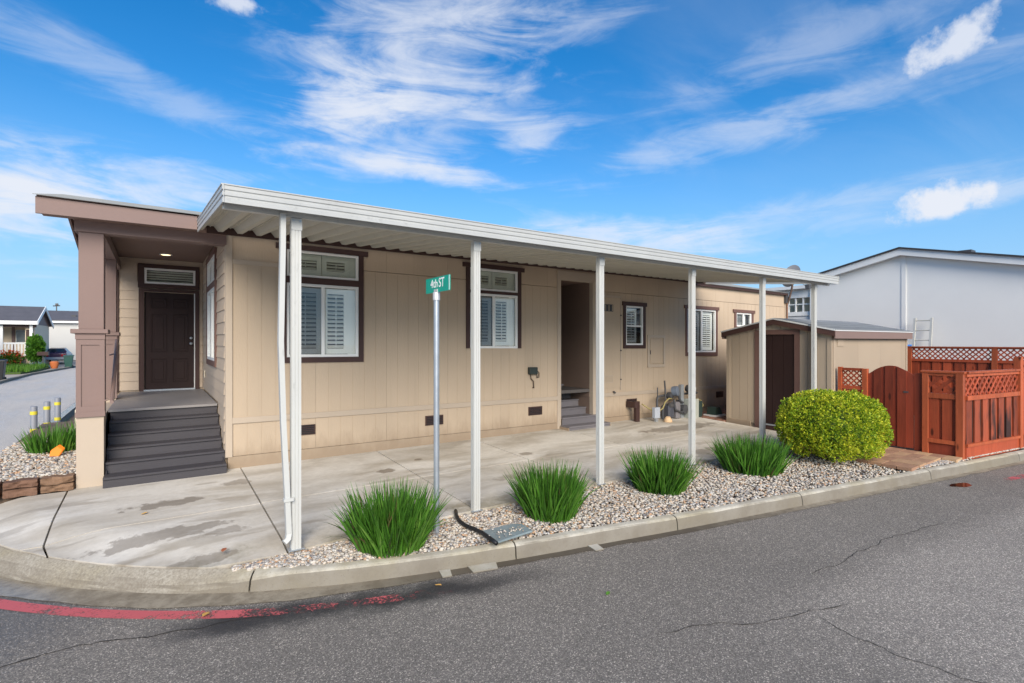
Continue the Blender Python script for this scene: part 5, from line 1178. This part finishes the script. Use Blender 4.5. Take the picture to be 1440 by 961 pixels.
# bollards, orange scrap, cabinet by the left bed
for i, (u, v) in enumerate([(-2.004, 14.037), (-1.923, 14.955), (-1.854, 15.857)]):
    b = thing('bollard', ['leftmost of three grey bollards with yellow bands beyond the left bed', 'middle of three grey bollards with yellow bands beyond the left bed', 'rightmost of three grey bollards with yellow bands, nearest the mauve column'][i], 'bollard', (u, v, -2.1), 'grey banded bollards by the side street')
    MB().lathe((u, v, -2.2), [(.058, 0), (.058, .89), (.05, .90)], 16).build('post', BOLL, b, smooth='angle')
    for z in (-1.47, -1.82): MB().lathe((u, v, z), [(.0605, 0), (.0605, .07)], 16).build('band', YELL, b, smooth='angle')
oc = thing('orange_scrap', 'bright orange folded plastic piece lying on the pale pebbles', 'marker', (-1.25, 10.5, -1.72))
MB().prism([(-1.32, 10.42, -1.74), (-1.20, 10.36, -1.74), (-1.16, 10.42, -1.66), (-1.23, 10.48, -1.60), (-1.31, 10.46, -1.66)], (.03, .06, .02)).build('plastic', ORANGE, oc, bevel=.008)
cb_ = thing('cream_cabinet', 'cream metal cabinet mostly hidden behind the front porch column', 'utility box', (-1.15, 12.6, -1.9))
MB().box(-1.22, -.90, 12.5, 12.9, -1.9, -1.26).build('cabinet', BEIGE, cb_, bevel=.01); MB().box(-1.19, -.93, 12.485, 12.4995, -1.85, -1.31).build('door', BEIGE, cb_)

# ------------------------------------------------------------------ plants
def clump(name, label, c, rad, h, nb, seed, group, spread=.80, wb=.0095):
    rnd = random.Random(seed); mb = MB()
    for i in range(nb):
        a = rnd.uniform(0, 2 * math.pi); f = math.sqrt(rnd.random()); r0 = spread * rad * f
        bx, by = r0 * math.cos(a), r0 * math.sin(a)
        a2 = a + rnd.gauss(0, .5); lean = (f ** 1.7) * rnd.uniform(.20, .72) + rnd.uniform(0, .12); L_ = h * (1.02 - .15 * lean) * rnd.uniform(.66, 1.14)
        if rnd.random() < .3: L_ *= rnd.uniform(.4, .85)
        if rnd.random() < .06: bend_x = .9
        else: bend_x = 0
        w = wb * rnd.uniform(.7, 1.3); th = lean * 1.0; bend = rnd.uniform(.05, .45) * lean + rnd.uniform(0, .12) + bend_x * rnd.uniform(.3, 1.)
        dx, dy = math.cos(a2), math.sin(a2); tw = rnd.uniform(0, math.pi); wx, wy = math.cos(tw), math.sin(tw)
        x, y, z = bx, by, 0; n = 5; o = len(mb.v)
        for k in range(n + 1):
            t = k / n; ww = w * (1 - t ** 2.2) * (.75 + .5 * min(1, t * 3)) if k < n else .0008
            mb.v += [(c[0] + x - wx * ww, c[1] + y - wy * ww, c[2] + z), (c[0] + x + wx * ww, c[1] + y + wy * ww, c[2] + z)]
            an = th * .75 + bend * t * 1.4; st = L_ / n
            x += dx * math.sin(an) * st; y += dy * math.sin(an) * st; z += math.cos(an) * st
        for k in range(n): mb.f.append((o + 2 * k, o + 2 * k + 1, o + 2 * k + 3, o + 2 * k + 2))
    root = thing(name, label, 'plant', c, group)
    mb.build('foliage', BLADE, root, smooth=True, recalc=False)
    MB().lathe(c, [(rad * spread * .6, -.03), (rad * spread * .5, .05), (rad * .1, .12)], 12).build('crown', BARK, root)
    return root
gg = 'strappy grass clumps along the pebble bed'
clump('grass_clump', 'biggest strappy green clump, in front of the street sign pole', (2.02, 5.13, -2.10), .43, .58, 1200, 1, gg)
clump('grass_clump', 'strappy green clump between the utility lid and third canopy post', (3.93, 4.90, -2.10), .38, .61, 1000, 2, gg)
clump('grass_clump', 'strappy green clump below the fourth canopy post', (5.86, 4.85, -2.10), .40, .57, 950, 3, gg)
clump('grass_clump', 'strappy green clump touching the golden round bush', (7.95, 4.72, -2.10), .50, .56, 1250, 4, gg, .85)
clump('grass_clump', 'dark strappy clump in the left bed before the bollards', (-1.32, 11.0, -1.76), .55, .42, 420, 5, gg, .6)
clump('grass_clump', 'strappy clump in the left bed half hidden by the column', (-.98, 11.35, -1.76), .45, .44, 300, 6, gg, .6)

def leaf_ball(root, name, mat, c, rx, ry, h, n, ls, seed, shell=.22, pw=2.6, per=5):
    rnd = random.Random(seed); mb = MB(); i = 0
    while i < n:
        a = rnd.uniform(0, 2 * math.pi); s = rnd.uniform(-.75, 1.); ce = math.sqrt(max(0, 1 - s * s))
        d = Vector((ce * math.cos(a), ce * math.sin(a), s))
        k = (abs(d.x) ** pw + abs(d.y) ** pw + abs(d.z) ** pw) ** (-1 / pw)
        q = d * k; lump = 1 + .10 * mnoise.noise(d * 2.6 + Vector((seed, 0, 0))) + .06 * mnoise.noise(d * 7)
        dep = 1 - shell * rnd.random() ** 2.0
        p = Vector((c[0] + q.x * rx * lump * dep, c[1] + q.y * ry * lump * dep, c[2] + h * .52 + q.z * h * (.5 if q.z > 0 else .5) * lump * dep))
        if p.z < c[2] + .03: continue
        i += 1
        nrm_ = d.normalized()
        for _ in range(per):
            dr = (nrm_ * .7 + Vector((rnd.gauss(0, .6), rnd.gauss(0, .6), rnd.gauss(.25, .5)))).normalized(); sd_ = dr.cross(Vector((rnd.gauss(0, 1), rnd.gauss(0, 1), rnd.gauss(0, 1)))).normalized()
            up = dr.cross(sd_); l_ = ls * rnd.uniform(.7, 1.3); w = l_ * .28; o = len(mb.v)
            st = p + dr * l_ * .15
            mb.v += [tuple(st), tuple(st + dr * l_ * .5 + sd_ * w + up * w * .3), tuple(st + dr * l_), tuple(st + dr * l_ * .5 - sd_ * w + up * w * .3)]
            mb.f += [(o, o + 1, o + 2), (o, o + 2, o + 3)]
    return mb.build(name, mat, root, recalc=False)
BU = thing('golden_bush', 'clipped round golden-green bush between the pebbles and the redwood gate', 'bush', (9.78, 4.36, -2.10))
leaf_ball(BU, 'foliage', GOLD, (9.88, 4.36, -2.10), .93, .76, 1.17, 9600, .037, 11, .40)
rs = random.Random(5)
mb = MB()
for k in range(70):
    a = rs.uniform(0, 6.283); e = rs.uniform(.05, 1.4); d = Vector((math.cos(a) * math.cos(e), math.sin(a) * math.cos(e), math.sin(e)))
    p = Vector((9.88 + d.x * .84, 4.36 + d.y * .68, -2.10 + .60 + d.z * .54)); q = p + (d + Vector((rs.gauss(0, .3), rs.gauss(0, .3), .4))).normalized() * rs.uniform(.10, .20)
    for j in range(7):
        c = p.lerp(q, j / 6); t = Vector((rs.gauss(0, 1), rs.gauss(0, 1), rs.gauss(.4, .6))).normalized(); u_ = t.cross(d).normalized() * .011; o = len(mb.v)
        mb.v += [tuple(c), tuple(c + t * .02 + u_), tuple(c + t * .042), tuple(c + t * .02 - u_)]; mb.f.append((o, o + 1, o + 2, o + 3))
mb.build('stray_shoots', GOLD, BU, recalc=False)['kind'] = 'stuff'
for k in range(5): MB().tube([(9.78 + .05 * math.cos(k), 4.36 + .05 * math.sin(k), -2.12), (9.78 + .3 * math.cos(k * 1.3), 4.36 + .3 * math.sin(k * 1.3), -1.7), (9.78 + .5 * math.cos(k * 1.3), 4.36 + .45 * math.sin(k * 1.3), -1.25)], [.03, .02, .01], 6).build('stem', BARK, BU, smooth=True)
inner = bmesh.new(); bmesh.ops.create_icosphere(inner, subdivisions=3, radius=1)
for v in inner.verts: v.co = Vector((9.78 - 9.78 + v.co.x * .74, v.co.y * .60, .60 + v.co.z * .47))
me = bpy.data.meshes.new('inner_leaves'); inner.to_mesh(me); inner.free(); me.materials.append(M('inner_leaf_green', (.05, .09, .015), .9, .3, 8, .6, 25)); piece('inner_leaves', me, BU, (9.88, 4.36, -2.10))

# fallen leaves
lm = mesh_only(MB().add([(0, -.03, 0), (.018, -.005, .006), (.012, .02, .01), (0, .035, .004), (-.014, .018, .008), (-.018, -.006, .003)], [(0, 1, 2, 3), (0, 3, 4, 5)]), 'fallen_leaf', LEAFD)
lg = lm.copy(); lg.materials.clear(); lg.materials.append(LEAFG)
FL = [((.55, 5.72, -2.02), 'dry leaf on the stained concrete by the kerb corner', 0), ((2.16, 4.35, -2.257), 'pale dry leaf in the gutter below the biggest grass clump', 0), ((1.10, 3.30, -2.262), 'tan dry leaf lying on the open road', 0), ((3.35, 3.35, -2.262), 'small green leaf lying on the road', 1),
      ((-.1, 7.3, -1.975), 'yellow-brown leaf on the concrete below the porch stairs', 0), ((9.75, 3.32, -2.25), 'orange leaf in the gutter below the golden bush', 0), ((9.95, 3.27, -2.25), 'brown leaf right of the orange gutter leaf', 0), ((7.0, 5.05, -2.06), 'orange leaf on the pebbles between the two right grass clumps', 0), ((.35, 4.98, -2.26), 'small brown leaf on the red kerb line', 0)]
for p, lab, g_ in FL:
    o = bpy.data.objects.new('fallen_leaf', lg if g_ else lm); COL.objects.link(o); o.location = p; o.rotation_euler = (0, 0, random.uniform(0, 6)); s = random.uniform(.9, 1.6); o.scale = (s, s, s)
    tag(o, lab, 'leaf', 'fallen leaves')

# ------------------------------------------------------------------ far left: houses along the side street
tag(MB().add([(-7.0, 30, -2.255), (-7.0, 47, -2.255), (-5.8, 60, -2.255), (-5.0, 68, -2.255), (-5, 120, -1.4), (-60, 120, -1.4), (-60, 30, -2.255)], [tuple(range(7))]).build('far_pavement', SIDEW), kind='structure')
fk = thing('far_kerb', None, None, (-6.5, 45, -2.25)); tag(fk, kind='structure')
for (a, b) in (((-7.2, 20), (-7.0, 33)), ((-7.0, 33.05), (-7.0, 47)), ((-7.0, 47.05), (-5.8, 60))):
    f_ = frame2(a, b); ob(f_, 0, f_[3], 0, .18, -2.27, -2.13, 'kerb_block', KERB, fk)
tag(MB().prism([(-12, 48.5, -2.24), (-7.6, 48.5, -2.24), (-7.2, 52, -2.24), (-7.2, 57.5, -2.24), (-12.5, 57.5, -2.24)], (0, 0, .12)).build('front_lawn_ground', LAWN), kind='structure')
rnd = random.Random(3); mb = MB()
for i in range(5200):
    x = rnd.uniform(-12.2, -7.3); y = rnd.uniform(49, 57.4); h = rnd.uniform(.15, .5); o = len(mb.v); a = rnd.uniform(0, 3.14); w = .025
    mb.v += [(x - w * math.cos(a), y - w * math.sin(a), -2.13), (x + w * math.cos(a), y + w * math.sin(a), -2.13), (x + rnd.gauss(0, .08), y + rnd.gauss(0, .08), -2.13 + h)]; mb.f.append((o, o + 1, o + 2))
tag(mb.build('lawn_grass', LAWNL, recalc=False), kind='stuff')
P = thing('cream_porch_house', 'distant cream house with dark roof and railed front porch', 'house', (-11, 60, -1.9))
hv = 59.; hx0, hx1 = -16., -8.15
box('wall', CREAM, P, hx0, -8.4, hv + 2.0, hv + 7.5, -2.1, 1.5); box('wall', CREAM, P, -9.0, -8.4, hv + .3, hv + 2.0, -2.1, 1.5)
box('porch_floor', SIDEW, P, hx0, -9.01, hv, hv + 1.99, -2.1, -1.15)
def pz(v): return 1.72 + .36 * (v - hv + .4) if v < hv + 3.5 else 1.72 + .36 * 3.9 - .36 * (v - hv - 3.5)
for va, vb in ((hv - .4, hv + 3.5), (hv + 3.5, hv + 7.9)):
    MB().hexa([(hx0, va, pz(va) - .12), (hx1, va, pz(va) - .12), (hx1, vb, pz(vb) - .12), (hx0, vb, pz(vb) - .12)], [(hx0, va, pz(va)), (hx1, va, pz(va)), (hx1, vb, pz(vb)), (hx0, vb, pz(vb))]).build('roof', FARR, P)
    MB().hexa([(hx1 + .001, va, pz(va) - .3), (hx1 + .06, va, pz(va) - .3), (hx1 + .06, vb, pz(vb) - .3), (hx1 + .001, vb, pz(vb) - .3)], [(hx1 + .001, va, pz(va) + .02), (hx1 + .06, va, pz(va) + .02), (hx1 + .06, vb, pz(vb) + .02), (hx1 + .001, vb, pz(vb) + .02)]).build('rake_board', WHITE, P)
MB().prism([(-8.42, hv + .3, 1.45), (-8.42, hv + 7.5, 1.45), (-8.42, hv + 7.5, pz(hv + 7.5) - .13), (-8.42, hv + 3.5, pz(hv + 3.5) - .13), (-8.42, hv + .3, pz(hv + .3) - .13)], (.03, 0, 0)).build('gable_end', MAUVE, P)
box('eave_board', WHITE, P, hx0, hx1, hv - .46, hv - .401, 1.42, 1.72); box('porch_beam', DARK, P, hx0, hx1 - .1, hv - .05, hv + .1, 1.2, 1.5)
for x in (-10.5, -8.68): box('porch_post', WHITE, P, x, x + .2, hv - .1, hv + .1, -2.1, 1.42)
box('porch_post', MAUVE, P, -10.1, -9.9, hv + 1.9, hv + 1.99, -1.1, 1.4)
rl = box('railing', WHITE, P, -10.3, -8.69, hv - .04, hv + .04, -.22, -.08)
box('bottom_rail', WHITE, rl, -10.3, -8.69, hv - .03, hv + .03, -1.25, -1.13)
for k in range(8): box('baluster', WHITE, rl, -10.22 + k * .2, -10.11 + k * .2, hv - .02, hv + .02, -1.129, -.221)
wn = box('window', WHITE, P, -9.85, -9.05, hv + 1.93, hv + 1.995, -.1, 1.0); box('pane', FARGL, wn, -9.8, -9.1, hv + 1.9, hv + 1.929, -.05, .95)
box('front_door', DARK, P, -8.95, -8.7, hv + .25, hv + .299, -1.15, 1.0)
Q = thing('plain_grey_house', 'distant plain grey house with long dark roof behind the parked car', 'house', (-9, 74, -1.6))
box('wall', FARW, Q, -14, -6.75, 72, 79, -2.0, 2.15); box('corner_board', WHITE, Q, -6.749, -6.65, 71.95, 72.1, -2.0, 2.15); box('eave_board', WHITE, Q, -14, -6.5, 71.6, 71.66, 1.95, 2.18)
MB().hexa([(-14, 71.6, 2.16), (-6.5, 71.6, 2.16), (-6.5, 75.5, 3.28), (-14, 75.5, 3.28)], [(-14, 71.6, 2.28), (-6.5, 71.6, 2.28), (-6.5, 75.5, 3.40), (-14, 75.5, 3.40)]).build('roof', FARR, Q)
MB().hexa([(-14, 75.5, 3.28), (-6.5, 75.5, 3.28), (-6.5, 79.4, 2.16), (-14, 79.4, 2.16)], [(-14, 75.5, 3.40), (-6.5, 75.5, 3.40), (-6.5, 79.4, 2.28), (-14, 79.4, 2.28)]).build('roof', FARR, Q)
MB().prism([(-6.76, 72, 2.1), (-6.76, 79, 2.1), (-6.76, 75.5, 3.25)], (-.05, 0, 0)).build('gable_end', FARW, Q)
box('roof_vent', DGREY, Q, -7.4, -7.0, 73.0, 73.4, 2.6, 2.85); 
MB().tube([(-8.9, 75.4, 3.3), (-8.9, 75.4, 3.9)], .05, 6).tube([(-9.2, 75.4, 3.9), (-8.6, 75.4, 3.95)], .06, 6).tube([(-9.0, 75.4, 4.05), (-8.75, 75.4, 4.1)], .12, 8).build('roof_antenna', PIPE, Q)
Q2 = thing('white_gable_house', 'white gabled house corner at the very left edge of the view', 'house', (-12, 47, -2))
box('wall', PALEW, Q2, -20, -11.75, 47, 54, -2.1, 1.7); box('corner_board', WHITE, Q2, -11.749, -11.68, 46.97, 47.1, -2.1, 1.7)
for a, b, za, zb2 in ((-14.8, -11.1, 3.0, 1.75), (-18.5, -14.8, 1.75, 3.0)):
    MB().hexa([(a, 46.5, za), (b, 46.5, zb2), (b, 54.5, zb2), (a, 54.5, za)], [(a, 46.5, za + .16), (b, 46.5, zb2 + .16), (b, 54.5, zb2 + .16), (a, 54.5, za + .16)]).build('roof', FARR, Q2)
    MB().hexa([(a, 46.44, za - .12), (b, 46.44, zb2 - .12), (b, 46.499, zb2 - .12), (a, 46.499, za - .12)], [(a, 46.44, za + .17), (b, 46.44, zb2 + .17), (b, 46.499, zb2 + .17), (a, 46.499, za + .17)]).build('rake_board', WHITE, Q2)
MB().prism([(-18, 47, 1.7), (-11.8, 47, 1.7), (-14.8, 47, 2.95)], (0, .05, 0)).build('gable_end', PALEW, Q2)
def wheelie(u, v, z, mat, label, h=1.0):
    b = thing('wheeled_bin', label, 'bin', (u, v, z), 'wheeled bins on the side street')
    MB().hexa([(u - .22, v - .26, z + .08), (u + .22, v - .26, z + .08), (u + .22, v + .22, z + .08), (u - .22, v + .22, z + .08)], [(u - .30, v - .34, z + h - .06), (u + .30, v - .34, z + h - .06), (u + .30, v + .34, z + h - .06), (u - .30, v + .34, z + h - .06)]).build('bin_body', mat, b, bevel=.02)
    MB().prism([(u - .33, v - .38, z + h - .055), (u - .33, v + .42, z + h - .055), (u - .33, v + .38, z + h + .03), (u - .33, v - .1, z + h + .06), (u - .33, v - .36, z + h - .01)], (.66, 0, 0)).build('lid', mat, b)
    for s_ in (-.27, .24): MB().tube([(u + s_, v + .24, z + .12), (u + s_ + .04, v + .24, z + .12)], .12, 12).build('wheel', TYRE, b)
wheelie(-6.02, 57.6, -2.24, GREENP, 'dark green wheeled bin beside the far grey wall', 1.05)
wheelie(-7.25, 40.4, -2.25, BLACKP, 'black wheeled bin cut by the left edge of the view', 1.2)
CA = thing('parked_car', 'dark plum car with red tail lights parked before the far grey house', 'car', (-7.7, 66.5, -2.0))
cx, cy, c0 = -7.75, 64.6, -2.02
sec = [(0, .35, .85), (.1, .28, .95), (.9, .22, 1.0), (1.2, .22, 1.35), (2.4, .22, 1.42), (3.1, .22, 1.0), (4.1, .25, .85), (4.4, .35, .65)]
mb = MB(); vs = []; 
for (y, zl, zh) in sec:
    t = .55 if zh > 1.1 else .8
    vs += [(cx - .80, cy + y, c0 + zl), (cx - .88, cy + y, c0 + min(.6, zh)), (cx - .84, cy + y, c0 + min(.9, zh)), (cx - t, cy + y, c0 + zh), (cx + t, cy + y, c0 + zh), (cx + .84, cy + y, c0 + min(.9, zh)), (cx + .88, cy + y, c0 + min(.6, zh)), (cx + .80, cy + y, c0 + zl)]
fs = [(i * 8 + k, i * 8 + (k + 1) % 8, (i + 1) * 8 + (k + 1) % 8, (i + 1) * 8 + k) for i in range(len(sec) - 1) for k in range(8)] + [tuple(range(8)), tuple(range(len(vs) - 1, len(vs) - 9, -1))]
mb.add(vs, fs).build('body', CARP, CA, bevel=.03)
MB().add([(cx - .66, cy + .9, c0 + 1.03), (cx + .66, cy + .9, c0 + 1.03), (cx + .52, cy + 1.16, c0 + 1.33), (cx - .52, cy + 1.16, c0 + 1.33)], [(0, 1, 2, 3)]).build('rear_window', CARG, CA)
for s_ in (-1, 1):
    MB().box(cx + s_ * .62 - .18, cx + s_ * .62 + .18, cy - .03, cy + .08, c0 + .62, c0 + .80).build('tail_light', TAILR, CA)
    for y in (.9, 3.5): MB().tube([(cx + s_ * .70, cy + y, c0 + .31), (cx + s_ * .89, cy + y, c0 + .31)], .31, 16).build('wheel', TYRE, CA)
MB().box(cx - .8, cx + .8, cy - .06, cy + .1, c0 + .32, c0 + .55).build('bumper', M('bumper_silver', (.4, .4, .42), .4), CA)
SB = thing('porch_shrub', 'bright green upright shrub beside the distant white porch post', 'shrub', (-8.1, 58.3, -2.1))
leaf_ball(SB, 'foliage', SHRUBL, (-8.2, 58.2, -1.9), .46, .5, 2.3, 800, .22, 21, .8, 2.0, 3); MB().tube([(-8.1, 58.2, -2.1), (-8.1, 58.2, -.8)], .05, 6).build('stem', BARK, SB)
FB = thing('flowering_shrub', 'low shrub with red flowers under the distant porch railing', 'shrub', (-9.9, 58.2, -2.1))
leaf_ball(FB, 'foliage', SHRUBL, (-9.9, 58.2, -2.1), .9, .5, 1.2, 420, .16, 22, .8, 2.0, 3); leaf_ball(FB, 'flowers', FLOWER, (-9.9, 58.15, -2.0), .92, .55, 1.25, 260, .14, 23, .4, 2.0, 2)
MX = thing('dark_mailbox', 'dark box on a thin post before the distant porch', 'mailbox', (-7.65, 57.6, -2.1))
MB().box(-8.0, -7.3, 57.4, 57.9, -1.15, -.85).build('box_body', DARK, MX); MB().box(-7.7, -7.6, 57.6, 57.7, -2.2, -1.151).build('post', DGREY, MX)
PT = thing('orange_planter', 'rusty orange planter at the end of the distant lawn', 'planter', (-6.75, 57.5, -2.2))
MB().lathe((-6.9, 57.3, -2.24), [(.2, 0), (.28, .3), (.30, .5), (.24, .58)], 14).build('pot', TERRA, PT, smooth='angle')
